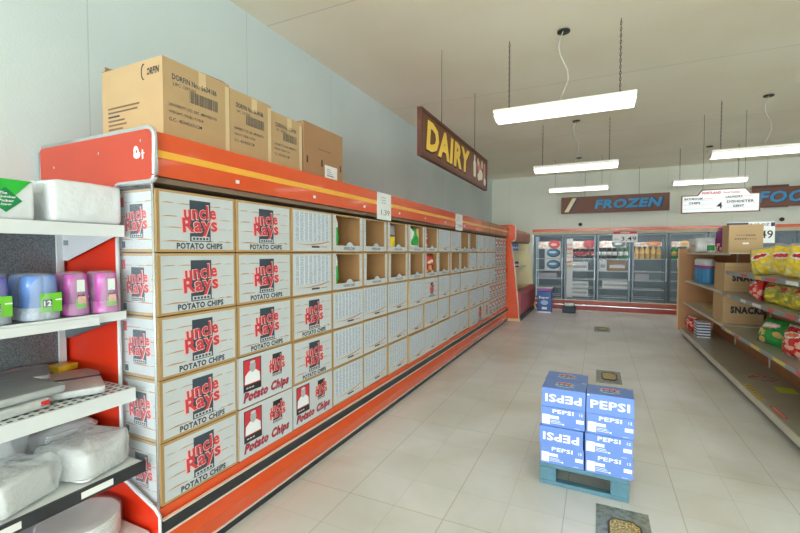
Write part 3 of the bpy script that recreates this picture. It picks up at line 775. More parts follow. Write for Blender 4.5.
# lower red base of the cooler front
t = thing('cooler_plinth', 'long red base with pale rails below the cooler doors', 'base', (2.8, YB-.05, 0))
def K(m, nm): o = m.build(nm, t); o.location = (-2.8, -(YB-.05), 0); return o
K(M().box(-1.56, XR-.02, YB-.05, YB-.001, .17, .262, rustbase), 'upper_panel'); K(M().box(-1.56, XR-.02, YB-.12, YB-.001, .035, .145, redbase), 'lower_panel')
K(M().box(-1.56, XR-.02, YB-.06, YB-.001, .264, .284, creamwhite), 'rail'); K(M().box(-1.56, XR-.02, YB-.13, YB-.001, .147, .167, chrome), 'rail'); K(M().box(-1.56, XR-.02, YB-.13, YB-.001, .0, .033, shelfgrey), 'rail')
# bottles
def bottle(liq, lab, cap):
    m = M(); m.lathe([(.052, 0), (.056, .02), (.054, .12), (.056, .2), (.03, .27), (.016, .295)], (0, 0, 0), liq, 12); b0 = m.build('soda_bottle')
    m = M(); m.lathe([(.0575, .085), (.0575, .18)], (0, 0, 0), lab, 12); m.build('bottle_label', b0)
    m = M(); m.lathe([(.017, .295), (.017, .318), (.012, .32)], (0, 0, 0), cap, 8); m.build('bottle_cap', b0)
    return b0
cola = mat('cola_dark', '2a1512', .1, var=0); green_b = mat('green_bottle', '1f8a48', .1, var=0); juice = mat('orange_juice', 'f2c272', .2, var=.05, scale=30); clearb = mat('pale_bottle', 'a7c7ae', .1, var=0); lredd = mat('red_label', 'cf2430', .4, var=.05)
whl = mat('white_label', 'e6e8e6', .4, var=.05); purple = mat('purple_bottle', '8a2a68', .15, var=.05); capo = mat('cap_white', 'e8e8e8', .4, var=0)
sets = [(1, 5, cola, lredd, lredd, 'cola bottle with red label', .17), (2, 4, cola, whl, capo, 'dark soda bottle with white label', .03), (2, 2, green_b, whl, green_b, 'green soda bottle', .53), (3, 5, juice, juice, capo, 'orange juice bottle', .10),
        (4, 2, green_b, tagyel, capo, 'green bottle with yellow label', .12), (4, 1, clearb, whl, capo, 'pale clear bottle', .40), (5, 4, purple, whl, capo, 'purple bottle', .12), (7, 5, cola, lredd, lredd, 'cola bottle', .12), (8, 5, green_b, whl, capo, 'soda bottle', .12)]
for bay, n, a, b_, c_, nm, off in sets:
    pb = None
    for k in range(n):
        sp = .119
        loc = (P0+bay*DP+off+k*sp+.02, YB+.25, 1.3315)
        lab = nm+' behind the %s cooler door' % ORD[bay]+(', %s from the left' % ORD[k] if n > 1 else '')
        if pb is None: pb = bottle(a, b_, c_); pb.location = loc; o = pb
        else: o = dup(pb, 'soda_bottle', loc)
        tag(o, lab, 'bottle', nm+'s in the cooler')
# toppers: shaped shelf signs above the bottles
topm = speckle('topper_print', 'c9a08a', 'e9e6da', 18)
def topper(bay, u0, w, z, h, col, lab, colm2):
    m = M(); T = FR((P0+bay*DP+u0+w/2, YB+.19, z), (1, 0, 0), (0, 0, 1))
    m.box(-w/2, w/2, 0, .008, -h/2, h/2*.7, topm, Matrix.Translation((P0+bay*DP+u0+w/2, YB+.19, z)))
    pts = [(w*.22+w*.26*math.cos(a), h*.5*math.sin(a)) for a in [2*PI*q/16 for q in range(16)]]
    m.prism([(P0+bay*DP+u0+w/2+a, z+b) for a, b in pts], 'y', YB+.18, YB+.189, col)
    m.ell(FR((P0+bay*DP+u0+w/2, YB+.18, z), (1, 0, 0), (0, 0, 1)), w*.2, -h*.02, w*.14, h*.16, colm2, .001)
    tag(m.build('shelf_topper'), lab, 'sign', 'printed toppers inside the cooler doors')
topper(0, .1, .56, 1.70, .22, lredd, 'red oval printed topper behind the first cooler door', b_pink)
topper(1, .18, .56, 1.70, .22, lredd, 'red oval printed topper behind the second cooler door', b_red)
topper(2, .06, .60, 1.71, .2, coolwhite, 'pale oval printed topper behind the third cooler door', whl)
topper(3, .03, .62, 1.70, .12, b_org, 'orange-brown printed topper behind the fourth cooler door', b_ltan)
topper(4, .06, .4, 1.70, .14, b_ltan, 'tan printed topper behind the fifth cooler door', b_org)
# blue round-graphic packs in the first bay
for k, (z, zt) in enumerate(((1.331, 'on the upper shelf'), (1.021, 'on the shelf below'))):
    m = M(); m.box(-.2, .2, 0, .3, 0, .29, whl); T = FR((0, 0, .15), (1, 0, 0), (0, 0, 1)); m.ell(T, 0.02, .0, .17, .12, navy, .002); m.ell(T, .0, .01, .145, .095, lettblue, .004); m.text(T, 'Aqua', 0, .01, .2, .09, pwhite, .006, bold=.03) if False else m.ell(T, .0, .015, .1, .03, pwhite, .006)
    m.rect(T, .205, .2051, 0, 0.1, whl)
    tag(m.build('drink_case', None, (P0+.46, YB+.26, z)), 'white case with blue oval print behind first cooler door, %s' % zt, 'box', 'white cases with blue ovals')
# rack cartons, with white blocks standing in for the lit background
for k, (bay, u, z, w, h, mm, nm) in enumerate(((2, .27, 1.021, .4, .25, kraft3, 'brown carton in the rack behind the third cooler door'), (2, .14, .581, .62, .18, whl, 'white tray low behind the third cooler door'), (1, .16, 1.021, .4, .22, whl, 'white block for lit background behind the second cooler door'), (1, .16, .581, .42, .16, whl, 'long low white block for lit background behind the second cooler door'), (1, .17, .361, .4, .18, whl, 'bottom white block for lit background behind the second cooler door'), (2, .06, 1.021, .17, .27, whl, 'narrow white block for lit background behind the third cooler door'), (0, .12, .801, .46, .14, b_gry, 'grey packs behind the first cooler door'), (3, .1, .801, .3, .16, b_gry, 'dark grey carton behind the fourth cooler door'))):
    m = M(); m.box(0, w, 0, .3, 0, h, mm); m.rect(FR((0, 0, 0), (1, 0, 0), (0, 0, 1)), .03, w-.03, h*.3, h*.6, whl if mm is kraft3 else b_gry, .002)
    bevel(tag(m.build('stock_carton', None, (P0+bay*DP+u, YB+.24, z)), nm, 'box'), .005)
# white strip with print blocks at left of second bay
m = M(); m.box(P0+DP+.05, P0+DP+.2, YB+.15, YB+.16, .3, 1.85, whl)
for q in range(6): m.box(P0+DP+.06, P0+DP+.19, YB+.145, YB+.15, 1.1+q*.11, 1.17+q*.11, (b_ltan, b_org, b_pink)[q % 3])
tag(m.build('door_poster'), 'tall white strip with orange print inside the second cooler door', 'poster')
# 3.49 price sign
t = thing('price_sign', 'white price sign reading 3.49 with red header on the cooler doors', 'sign', (.585, YB-.08, 1.74))
M().box(-.27, .27, 0, .01, 0, .2, paper).build('sign_board', t); m = M(); T = FR((0, 0, 0), (1, 0, 0), (0, 0, 1)); m.text(T, '3.49', .08, .085, .33, .10, ink, .002, bold=.01); m.rect(T, -.24, -.12, .06, .075, faintink); m.rect(T, -.24, -.15, .09, .1, faintink); m.build('price_text', t)
m = M(); m.box(-.25, .25, -.004, .006, .201, .255, darkred); m.rect(FR((0, -.004, 0), (1, 0, 0), (0, 0, 1)), -.1, .1, .215, .24, b_pink); m.build('sign_header', t)
m = M(); m.box(-.11, .11, 0, .006, 0, .24, paper); T = FR((0, 0, 0), (1, 0, 0), (0, 0, 1))
for q in range(6): m.rect(T, -.08, .08, .05+q*.03, .056+q*.03, faintink)
tag(m.build('paper_notice', None, (P0+4*DP+.28, YB-.045, 1.12)), 'white paper notice on the fifth cooler door', 'notice')
# small dark bell on the back wall
for x, z, nm in ((-.42, 2.20, 'left of the 3.49 sign'), (3.55, 2.20, 'near the right edge')):
    m = M(); m.lathe([(.04, 0), (.045, .015), (.03, .04)], (0, 0, 0), ceilrose, 12); o = m.build('wall_sensor'); o.rotation_euler = (PI/2, 0, 0); o.location = (x, YB-.001, z)
    tag(o, 'small dark round sensor high on the back wall, %s' % nm, 'sensor', 'round wall sensors')
# blue tall pack and crate on the floor
t = thing('paper_towel_pack', 'big blue wrapped pack with pink top standing before the cooler doors', 'pack', (-1.185, 11.0, 0))
m = M(); m.box(-.165, .165, -.1, .1, 0, .53, pkblue); T = FR((0, -.1, 0), (1, 0, 0), (0, 0, 1)); m.text(T, 'Super', -.01, .37, .25, .08, pwhite, .002, bold=.04); m.ell(T, -.0, .25, .09, .06, mat('pack_pale_blue', 'a9c4e8', .4, var=0), .002); m.rect(T, -.06, .06, .08, .14, pwhite, .002); m.rect(T, -.162, .162, .0, .03, pwhite, .002); bevel(m.build('pack_body', t), .012)
bevel(M().box(-.165, .165, -.1, .1, .532, .60, mat('pack_violet', 'a85aa8', .35, var=.2, scale=20)).build('pack_top_band', t), .01)
bevel(M().box(-.185, .185, -.11, .11, .602, .625, whl).build('pack_top', t), .004)
t = thing('plastic_crate', 'small black crate on the floor right of the big blue pack', 'crate', (-.63, 11.15, 0))
m = M(); m.box(-.15, .15, -.1, -.09, 0, .16, darkgasket); m.box(-.15, .15, .09, .1, 0, .16, darkgasket); m.box(-.15, -.14, -.09, .09, 0, .16, darkgasket); m.box(.14, .15, -.09, .09, 0, .16, darkgasket); m.box(-.14, .14, -.09, .09, 0, .01, darkgasket); m.build('crate_body', t)
m = M(); 
for q in range(5): m.rect(FR((0, -.1, 0), (1, 0, 0), (0, 0, 1)), -.13+q*.055, -.10+q*.055, .03, .12, pkdark, .002)
m.build('crate_slots', t)
bag('brightgreen', .22, .23, .12, (-.63, 11.15, .012), 0, 'green bag standing in the small black crate', seed=9)

# ------------------------------------------------------------------ cola cartons on the blue pallet
t = thing('plastic_pallet', 'small weathered blue pallet under the blue can cartons', 'pallet', (-.068, 2.812, 0), math.radians(-1.8))
pw = .256; pd = .46
m = M(); m.box(-pw, pw, 0, pd, .112, .138, palletblue); bevel(m.build('deck', t), .004)
for q in (0, pd-.05): bevel(M().box(-pw, pw, q, q+.05, 0.0, .028, palletblue).build('bottom_runner', t), .003)
for x in (-pw, pw-.10):
    for y in (0.0, pd-.12): bevel(M().box(x, x+.10, y, y+.12, .0285, .1115, palletblue).build('block', t), .004)
m = M()
for q in range(5): m.box(-.14+q*.055, -.105+q*.055, .1, .3, .1, .1115, darkgasket)
m.build('underside_ribs', t)
CW, CH, CD = .259, .1215, .20
def canbox(kind):
    w, h, d = CW, CH, CD
    r = None
    m = M(); m.box(-w/2, w/2, 0, d, 0, h, pblue)
    T = FR((0, 0, h/2), (1, 0, 0), (0, 0, 1))
    if kind == 'big':
        m.text(T, 'PEPSI', 0, .0, .215, .052, pwhite, .001, bold=.03)
        m.rect(T, -w/2+.004, -w/2+.016, h/2-.012, h/2-.005, pwhite)
    elif kind == 'flip':
        m.text(T, 'PEPSI', 0, -.002, .215, .052, pwhite, .001, bold=.03, flip=True)
    else:
        m.text(T, 'PEPSI', .002, .038, .125, .026, pwhite, .001, bold=.025)
        m.rect(T, -.122, -.075, -.05, .012, pwhite); m.rect(T, -.073, -.022, -.012, .008, pwhite)
        for q in range(3): m.rect(T, -.07, -.015+.008*q, -.024-.009*q, -.021-.009*q, mat('pale_blue_print', 'a9c1ee', .4, var=0) if q == 0 and False else pwhite)
        m.text(T, '12', .108, .036, .02, .016, pwhite, .001, bold=.02); m.rect(T, .08, .124, -.02, .004, pwhite); m.rect(T, .0, .01, -.045, -.035, pwhite); m.rect(T, .07, .10, -.053, -.051, pwhite)
    Tt = FR((0, d/2, h), (1, 0, 0), (0, 1, 0))
    m.rect(Tt, -w/2+.001, w/2-.001, -d/2+.001, d/2-.001, pblue2, .0006)
    m.ell(Tt, 0, 0, .062, .05, pwhite, .001); m.quad([(-.056, .012, .0014), (-.036, .036, .0014), (0, .045, .0014), (.036, .036, .0014), (.056, .012, .0014), (.0, .014, .0014)], logored, Tt); m.quad([(-.056, -.016, .0014), (-.036, -.036, .0014), (0, -.045, .0014), (.036, -.036, .0014), (.056, -.016, .0014), (0, -.014, .0014)], lettblue, Tt)
    m.text(Tt, 'PEPSI', 0, -.001, .12, .022, navy, .002, bold=.03, flip=True)
    m.rect(Tt, w/2-.03, w/2-.005, d/2-.02, d/2-.012, pwhite, .001)
    # slim side print
    return m
CB = {k: canbox(k).build('can_carton') for k in ('big', 'flip', 'small')}
used = {}
stack = [  # column x, depth y, row, kind, label
 (-.191, 0, 0, 'small', 'small-lettered blue can carton, bottom of the front left stack'),
 (-.197, -.012, 1, 'flip', 'blue can carton with upside-down lettering, second from pallet, left stack'),
 (-.189, 0, 2, 'small', 'small-lettered blue can carton, second from top of the front left stack'),
 (-.187, .002, 3, 'flip', 'blue can carton with upside-down lettering on top of the front left stack'),
 (.078, -.01, 0, 'small', 'small-lettered blue can carton, bottom of the right stack'),
 (.074, -.013, 1, 'small', 'small-lettered blue can carton, second from pallet, right stack'),
 (.080, -.008, 2, 'small', 'small-lettered blue can carton, just below the top of the right stack'),
 (.078, -.006, 3, 'big', 'blue can carton with large upright lettering on top of the right stack'),
 (-.187, .208, 0, 'small', 'blue can carton at the bottom of the stack behind the left one'),
 (-.189, .208, 1, 'small', 'blue can carton second from pallet in the rear left stack'),
 (-.187, .206, 2, 'small', 'blue can carton third from pallet in the rear left stack'),
 (-.186, .208, 3, 'flip', 'blue can carton on top of the rear left stack')]
for x, dy, r_, kd, lab in stack:
    if kd in used: o = CB[kd].copy(); COL.objects.link(o)
    else: o = CB[kd]; used[kd] = 1
    o.location = (x, 2.82+dy, .1385+r_*.1228); o.rotation_euler = (0, 0, random.uniform(-.012, .006)-.015)
    tag(o, lab, 'soda carton', 'blue can cartons on the pallet')

# ------------------------------------------------------------------ floor outlets
for cx, cy, lab in ((.145, 2.45, 'grey floor patch with brass outlet nearest, in front of the pallet'), (.135, 5.59, 'grey floor patch with brass outlet just behind the pallet stack'), (.09, 9.0, 'farthest grey floor patch with brass outlet')):
    t = thing('floor_outlet', lab, 'floor outlet', (cx, cy, 0), 0, 'floor outlets down the aisle')
    M().box(-.135, .135, -.29, .27, 0.0, .004, patchm).build('cover_plate', t)
    m = M(); m.prism([(-.05, -.15), (.06, -.15), (.085, -.1), (.085, .1), (.05, .14), (-.05, .14), (-.07, .1), (-.07, -.1)], 'z', .004, .012, brass); m.build('brass_insert', t)
    m = M(); m.tube([(x, y, .01) for x, y in ((-.05, -.15), (.06, -.15), (.085, -.1), (.085, .1), (.05, .14), (-.05, .14), (-.07, .1), (-.07, -.1))], .006, mat('dark_rim', '5a4a3a', .6), 6, True); m.build('rim', t)

# ------------------------------------------------------------------ left white gondola
GX = -2.43
t = thing('gondola_shelving', 'white metal shelving at the left with grey speckled back', 'shelving', (-2.2, .3, 0))
def K(m, nm, label=None):
    o = m.build(nm, t); o.location = (2.2, -.3, 0)
    if label: o['label'] = label
    return o
Y0, Y1 = -.75, 1.185
K(M().box(GX-.02, GX, Y0, Y1-.03, .02, 1.606, galv), 'back_panel', 'speckled grey backboard')
K(M().box(GX-.04, GX+.012, Y1-.03, Y1, 0, 1.62, whitemetal), 'upright'); K(M().box(GX-.04, GX+.012, Y0-.03, Y0, 0, 1.62, whitemetal), 'upright')
K(M().box(GX-.001, GX+.006, .86, .89, .1, 1.575, alum), 'slotted_strip')
def shelf(xf, zt, th, rail=None, slots=False, bm=whitemetal):
    m = M()
    m.box(GX+.012, xf-.012, Y0, Y1, zt-.012, zt, bm); m.box(xf-.012, xf, Y0, Y1, zt-th, zt+.002, whitemetal)
    if slots:
        yy = Y0+.05
        while yy < Y1-.02:
            for q in range(6): m.box(xf-.035-q*.035, xf-.02-q*.035, yy, yy+.016, zt-.0005, zt+.0006, blackrub)
            yy += .032
    o = K(m, 'shelf')
    br = M(); br.prism([(GX+.012, zt-.014), (xf-.014, zt-.014), (xf-.014, zt-.03), (GX+.05, zt-.16), (GX+.012, zt-.16)], 'y', Y1-.004, Y1+.0, bm)
    br.box(GX+.02, GX+.06, Y1-.0055, Y1-.004, zt-.085, zt-.06, mat('bracket_slot_grey', '8c9496', .4))
    K(br, 'shelf_bracket')
    if rail:
        m = M(); m.box(xf, xf+.012, Y0, Y1+.005, zt-.045, zt+.004, blackrub)
        for y in (.25, .62, .93): m.box(xf+.012, xf+.0132, y, y+.12, zt-.034, zt-.008, tagwhite)
        K(m, 'price_rail', 'black price rail with white labels')
shelf(-1.93, 1.618, .05); shelf(-1.93, 1.232, .036, bm=galv); shelf(-1.875, .89, .058, slots=True); shelf(-1.835, .562, .03, rail=True)
m = M(); m.box(GX+.012, -1.80, Y0, Y1, .22, .25, whitemetal); m.box(-1.83, -1.80, Y0, Y1, .0, .219, whitemetal); K(m, 'base_deck')
K(M().box(-1.93, -1.915, Y0, Y1-.12, 1.19, 1.225, whitemetal), 'shelf_lip')

def softpack(w, d, h, mm, seed=0, amp=.012, n=12, e=.35):
    """superellipsoid-like soft wrapped pack, base on z=0"""
    m = M(); vs = []; fs = []; nu, nv = 28, 12
    def c(a, q): v = math.cos(a); return math.copysign(abs(v)**q, v)
    def s_(a, q): v = math.sin(a); return math.copysign(abs(v)**q, v)
    for j in range(nv+1):
        ph = -PI/2+PI*j/nv
        for i in range(nu):
            th = 2*PI*i/nu
            x = w/2*c(ph, e)*c(th, e); y = d/2*c(ph, e)*s_(th, e); z = h/2*s_(ph, e)
            nn = noise.noise(Vector((x*14, y*14, z*18+seed*7)))*amp+noise.noise(Vector((x*40, y*40, z*40+seed*7)))*amp*.35
            k = 1+nn/max(.03, h/2)*.6
            vs.append((x*(1+nn/w), y*(1+nn/d), z*(k if z > 0 else 1)+h/2))
    for j in range(nv):
        for i in range(nu): fs.append((j*nu+i, j*nu+(i+1) % nu, (j+1)*nu+(i+1) % nu, (j+1)*nu+i))
    m.add(vs, fs, mm, None, True); return m
film = mat('white_film', 'dfe2e4', .12, var=.02, bump=1, bscale=14, coat=.6); milkfilm = mat('milky_film', 'dfe2e0', .2, var=.04, bump=.7, bscale=22)
grn = mat('tissue_green', '2fbb3c', .35, var=.15, scale=10); grnd = mat('tissue_dark_green', '168a4c', .4, var=0)
# white wrapped pack
o = softpack(.27, .275, .172, film, 1, .006, e=.14).build('wrapped_towel_pack', None, (-2.09, 1.058, 1.622)); tag(o, 'glossy white film-wrapped pack on the top shelf', 'pack')
# green-white pack
t = thing('paper_towel_pack', 'green and white paper towel pack at the left edge of the top shelf', 'pack', (-2.09, .70, 1.622))
b0 = bevel(M().box(-.115, .115, -.175, .175, 0, .152, film).build('pack_body', t), .012, 3)
T = FR((.1155, 0, 0), (0, 1, 0), (0, 0, 1)); m = M()
m.quad([(-.17, .0, .001), (.0, .0, .001), (.12, .095, .001), (.165, .148, .001), (-.17, .148, .001)], grn, T)
m.quad([(.08-.05, .07, .002), (.085, .025, .002), (.135, .07, .002), (.085, .118, .002)], grnd, T)
for q, tx in enumerate(('The', 'Quicker', 'Picker', 'Upper')): m.text(T, tx, .07+len(tx)*.0028, .096-.014*q, .0075*len(tx), .010, pwhite, .003, bold=.02)
m.rect(T, -.02, .012, .07, .11, slate, .002); m.rect(T, -.014, .004, .08, .10, pwhite, .003); m.build('printed_front', t)
# cup packs
toww2 = mat('pale_label', 'dfe8e0', .4, var=.1)
cupblue = mat('cup_blue', '6f97dc', .2, var=.06); cuppink = mat('cup_pink', 'c964b4', .2, var=.12, scale=40); cupstripe = mat('cup_stripe', 'b9c4da', .4, var=.25, scale=90); cupdeep = mat('cup_violet', '6a6ac8', .3, var=.06)
lime = mat('pack_label_green', '74c832', .4, var=.1)
def cuppack(y, x, cm, low, lab, n=3, h=.175, num='12', big=True):
    t = thing('cup_pack', lab, 'cup pack', (x, y, 1.2335), 0, 'wrapped packs of plastic cups')
    r = .05 if big else .038
    for k in range(n):
        dy = (k % 2)*r*.66-r*.33; dx = -(k//2)*r*1.7
        m = M(); m.lathe([(r*1.0, 0), (r*1.02, .004), (r*.98, .05)], (dx, dy, 0), low, 16); m.lathe([(r*.98, .05), (r*.84, h-.025), (r*.78, h-.006), (r*.6, h)], (dx, dy, 0), cm, 16); m.build('cup_stack', t)
    nb = 20; vs = []; fs = []
    for j in range(7):
        zz = h*1.04*j/6; q = 1.12-.2*(j/6)**1.5 - (.12 if j == 6 else 0)
        for i in range(nb):
            a = 2*PI*i/nb; w_ = 1+.04*noise.noise(Vector((a*3, zz*40, y*9)))
            vs.append((math.cos(a)*r*(1.05 if n < 3 else 2.0)*q*w_-(0 if n < 3 else r*.9), math.sin(a)*r*1.36*q*w_, zz))
    for j in range(6):
        for i in range(nb): fs.append((j*nb+i, j*nb+(i+1) % nb, (j+1)*nb+(i+1) % nb, (j+1)*nb+i))
    fs.append(tuple(6*nb+i for i in range(nb)))
    m = M(); m.add(vs, fs, wrap, None, True); m.build('clear_wrap', t)
    m = M(); T = FR((r*1.13, 0, 0), (0, 1, 0), (0, 0, 1))
    m.rect(T, -.02 if big else -.018, .052 if big else .02, .03, .105 if big else .07, lime, .001); m.rect(T, -.012, .018, .05, .08, navy if big else b_pink, .002)
    if not big: m.rect(T, -.015, .015, .1, .15, toww2, .001); m.rect(T, -.012, .012, .075, .088, ink, .001)
    if big: m.text(T, num, .003, .065, .026, .022, pwhite, .004, bold=.04)
    m.rect(T, .03, .052 if big else .028, .075, .08, pwhite, .002)
    m.build('pack_label', t)
cuppack(.893, -2.01, cupblue, cupstripe, 'wrapped pack of light blue cups on the second shelf', 4)
cuppack(.735, -2.01, cupdeep, cupstripe, 'wrapped pack of violet-blue cups at the left edge of the view', 4)
cuppack(1.022, -2.01, cuppink, cuppink, 'pink cup pack directly right of the light blue cups', 3, big=False)
cuppack(1.13, -1.985, cuppink, cuppink, 'pink cup pack at the right end of the second shelf', 3, big=False)
cuppack(.83, -2.25, cupblue, cupstripe, 'blue cup pack half hidden behind the front blue cups', 2)
# shelf 3: flat packets
silver = mat('silver_foil_pack', 'bfc3c4', .25, var=.04, metal=.3, bump=.3, bscale=14); silver2 = mat('grey_print_pack', 'c9cccc', .35, var=.12, scale=50)
def flat(w, d, h, mm, loc, rotz, lab, extra=None, seed=0, tx=0):
    o = softpack(w, d, h, mm, seed, .010, e=.10).build('flat_packet'); o.location = loc; o.rotation_euler = (0, tx, rotz)
    if extra:
        m = M(); extra(m, h); m.build('packet_print', o)
    return tag(o, lab, 'packet', 'flat packets on the slotted shelf')
S3 = .8925
flat(.34, .42, .035, silver2, (-2.10, .68, S3), .05, 'grey flat packet with red corner lying under the silver one', lambda m, h: m.box(.13, .172, .17, .2, .012, .03, b_red), 1)
flat(.33, .42, .03, silver, (-2.12, .745, S3+.038), .02, 'silver flat packet lying on top of a grey one', None, 2)
flat(.40, .20, .03, silver2, (-2.13, 1.07, S3+.004), -.45, 'printed grey packet with dark stripe at the right of slotted shelf', lambda m, h: m.box(-.02, .0, -.10, .10, h-.002, h+.0015, slate), 3)
flat(.24, .22, .03, silver, (-2.33, .95, S3+.04), -.4, 'dull silver packet behind the striped one', None, 4)
flat(.09, .1, .03, b_yel, (-2.37, 1.14, S3+.03), .2, 'small yellow packet at the back right of slotted shelf', None, 5)
t = thing('wire_rack', 'small wire rack standing at the back of the slotted shelf', 'rack', (-2.42, .88, S3))
m = M()
for q in range(5): m.tube([(0, -.15+q*.07, 0), (.02, -.12+q*.07, .07)], .003, chrome, 5)
for z in (.004, .07): m.tube([(z*.3, -.15, z), (z*.3, .16, z)], .003, chrome, 5)
m.build('wire_frame', t)
# shelf 4: white wrapped plate packs
S4 = .5645
foam = mat('foam_sheet', 'f1f2f1', .4, var=.01)
def bagp(w, d, h, loc, rotz, lab, seed, mm=None):
    t = thing('plate_pack', lab, 'plates', loc, rotz, 'white wrapped stacks on the black-railed shelf')
    rnd = random.Random(seed); n = max(5, int(h/.012)); m = M(); sx, sy = rnd.uniform(-.25, .25), rnd.uniform(-.25, .25)
    for k in range(n):
        z0 = .006+(h-.02)*k/n; z1 = z0+(h-.02)/n*.72; ox = sx*z0+rnd.uniform(-.002, .002); oy = sy*z0+rnd.uniform(-.002, .002); f_ = .87
        c_ = []
        for cx, cy, a0 in ((1, 1, 0), (-1, 1, 90), (-1, -1, 180), (1, -1, 270)):
            for a in range(0, 91, 30):
                A = math.radians(a0+a); c_.append((ox+cx*(w*f_/2-.025)+.025*math.cos(A), oy+cy*(d*f_/2-.025)+.025*math.sin(A)))
        m.prism(c_, 'z', z0, z1, foam)
    m.build('foam_stack', t)
    softpack(w*1.06, d*1.06, h*1.1, wrap2, seed, .05, e=.36).build('clear_wrap', t)
    return t
bagp(.26, .24, .13, (-1.985, 1.03, S4), .25, 'white wrapped stack at the right end of the black-railed shelf', 1)
bagp(.24, .24, .15, (-2.27, 1.05, S4), -.1, 'white wrapped stack behind, under the striped packet', 2)
bagp(.25, .23, .12, (-1.985, .76, S4), .3, 'crumpled white wrapped stack in the middle front of black-railed shelf', 3)
bagp(.26, .24, .20, (-2.27, .80, S4), -.2, 'tall crumpled white stack behind the middle one', 4)
bagp(.2, .16, .12, (-2.24, .57, S4), .1, 'milky wrapped stack at the left of the black-railed shelf', 5)
plate = mat('foam_plate', 'eff0ef', .3, var=.01)
def plates(c, r, h, lab, tilt=(0, 0, 0), blue=False):
    t = thing('plate_pack', lab, 'plates', c, 0, 'wrapped packs of white plates'); t.rotation_euler = tilt
    m = M(); pr = []
    n = 8
    for k in range(n): z = h*k/n; pr += [(r*.8, z), (r, z+h/n*.5), (r*.985, z+h/n*.8)]
    pr += [(r, h), (r*.95, h), (r*.78, h-.008), (.01, h-.01)]
    m.lathe(pr, (0, 0, 0), plate, 32); m.build('plate_stack', t)
    M().lathe([(r*1.03, 0), (r*1.04, h*.5), (r*1.03, h+.004), (r*.6, h+.006)], (0, 0, 0), wrap, 24).build('clear_wrap', t)
plates((-1.955, .58, S4+.001), .115, .035, 'wrapped round white plates at the left end of the black-railed shelf')
plates((-2.02, 1.02, .252), .15, .10, 'large wrapped stack of round plates on the lowest deck')

# ------------------------------------------------------------------ right gondola
t = thing('gondola_shelving', 'brown-backed gondola shelving along the right of the aisle', 'shelving', (1.8, 6, 0))
def K(m, nm, label=None):
    o = m.build(nm, t); o.location = (-1.8, -6, 0)
    if label: o['label'] = label
    return o
GB = 1.86; YN = 3.0; YE = 9.05; YM = 6.33
K(M().box(GB, GB+.03, YN, YE, .1, 1.50, wood), 'back_panel')
K(M().box(1.335, 2.45, YE, YE+.035, .09, 1.56, woodpanel), 'end_panel'); K(M().box(1.315, 1.334, YE-.004, YE+.038, .09, 1.563, lightwood), 'end_panel_edge')
K(M().box(1.375, GB, YN, YE-.002, .095, .125, deckgrey), 'base_deck', 'grey worn base deck'); K(M().box(1.362, 1.3745, YN, YE-.002, .06, .128, shelfgrey), 'deck_edge')
K(M().box(1.44, GB, YN, YE-.05, 0.0, .094, blackrub), 'kick_plate')
for z, xf in ((.6, 1.405), (1.0, 1.42), (1.49, 1.45)):
    m = M(); m.box(xf+.006, GB, YM, YE-.002, z-.012, z, shelfgrey); m.box(xf, xf+.0055, YM, YE-.002, z-.03, z+.003, shelfgrey); K(m, 'shelf')
for z, xf in ((.595, 1.395), (1.0, 1.395), (1.262, 1.43)):
    m = M(); m.box(xf+.006, GB, YN, YM-.004, z-.012, z, deckgrey); m.box(xf-.012, xf+.0055, YN, YM-.004, z-.035, z+.008, railgrey)
    rr = random.Random(int(z*100)); y = YN+.2
    while y < YM-.3:
        L_ = rr.uniform(.12, .3); m.box(xf-.0135, xf-.0125, y, y+L_, z-.028, z+.002, rr.choice((tagred, tagwhite, tagyel, tagred))); y += L_+rr.uniform(.1, .4)
    K(m, 'shelf', 'grey shelf with a price rail')
for y in (3.9, 5.1, YM, 7.7): K(M().box(GB-.012, GB-.001, y-.015, y+.015, .126, 1.49, shelfgrey), 'upright')
# strips lying on the deck
m = M(); m.box(1.39, 1.43, 4.95, 5.45, .1255, .128, tagyel)
for q in range(8): m.box(1.395, 1.425, 4.97+q*.06, 4.985+q*.06, .1281, .1286, ink)
tag(m.build('price_strip'), 'yellow price strip lying on the empty deck edge', 'price strip', 'price strips on the deck')
m = M(); m.box(1.40, 1.44, 4.45, 4.75, .1255, .128, tagred); m.box(1.41, 1.43, 4.47, 4.73, .1281, .1286, b_pink); tag(m.build('price_strip'), 'red price strip lying on the deck, farther one', 'price strip', 'price strips on the deck')
m = M(); m.box(1.40, 1.44, 3.75, 4.1, .1255, .128, tagred); m.box(1.41, 1.43, 3.77, 4.08, .1281, .1286, b_pink); tag(m.build('price_strip'), 'red price strip lying on the deck near the teal bag', 'price strip', 'price strips on the deck')
m = M(); m.quad([(-.08, -.1, 0), (.08, -.08, 0), (.09, .1, .001), (-.06, .12, .001)], mat('lime_paper', 'd4e24a', .6)); m.box(-.06, .07, -.07, .09, -.0015, -.0005, tagyel)
tag(m.build('lime_card', None, (1.70, 5.35, .128)), 'lime green card lying on the bare deck', 'card')
m = M()
for q in range(6): a = q*1.1; m.tube([(.05*math.cos(a)*q*.3, .07*math.sin(a), .004), (.12*math.cos(a+1), .12*math.sin(a+1), .01), (.15*math.cos(a+2), .1*math.sin(a+2), .004)], .003, chrome if q % 2 else b_red, 4)
tag(m.build('wire_peg_hooks', None, (1.62, 5.75, .127)), 'loose wire hooks lying on the bare deck', 'hooks')

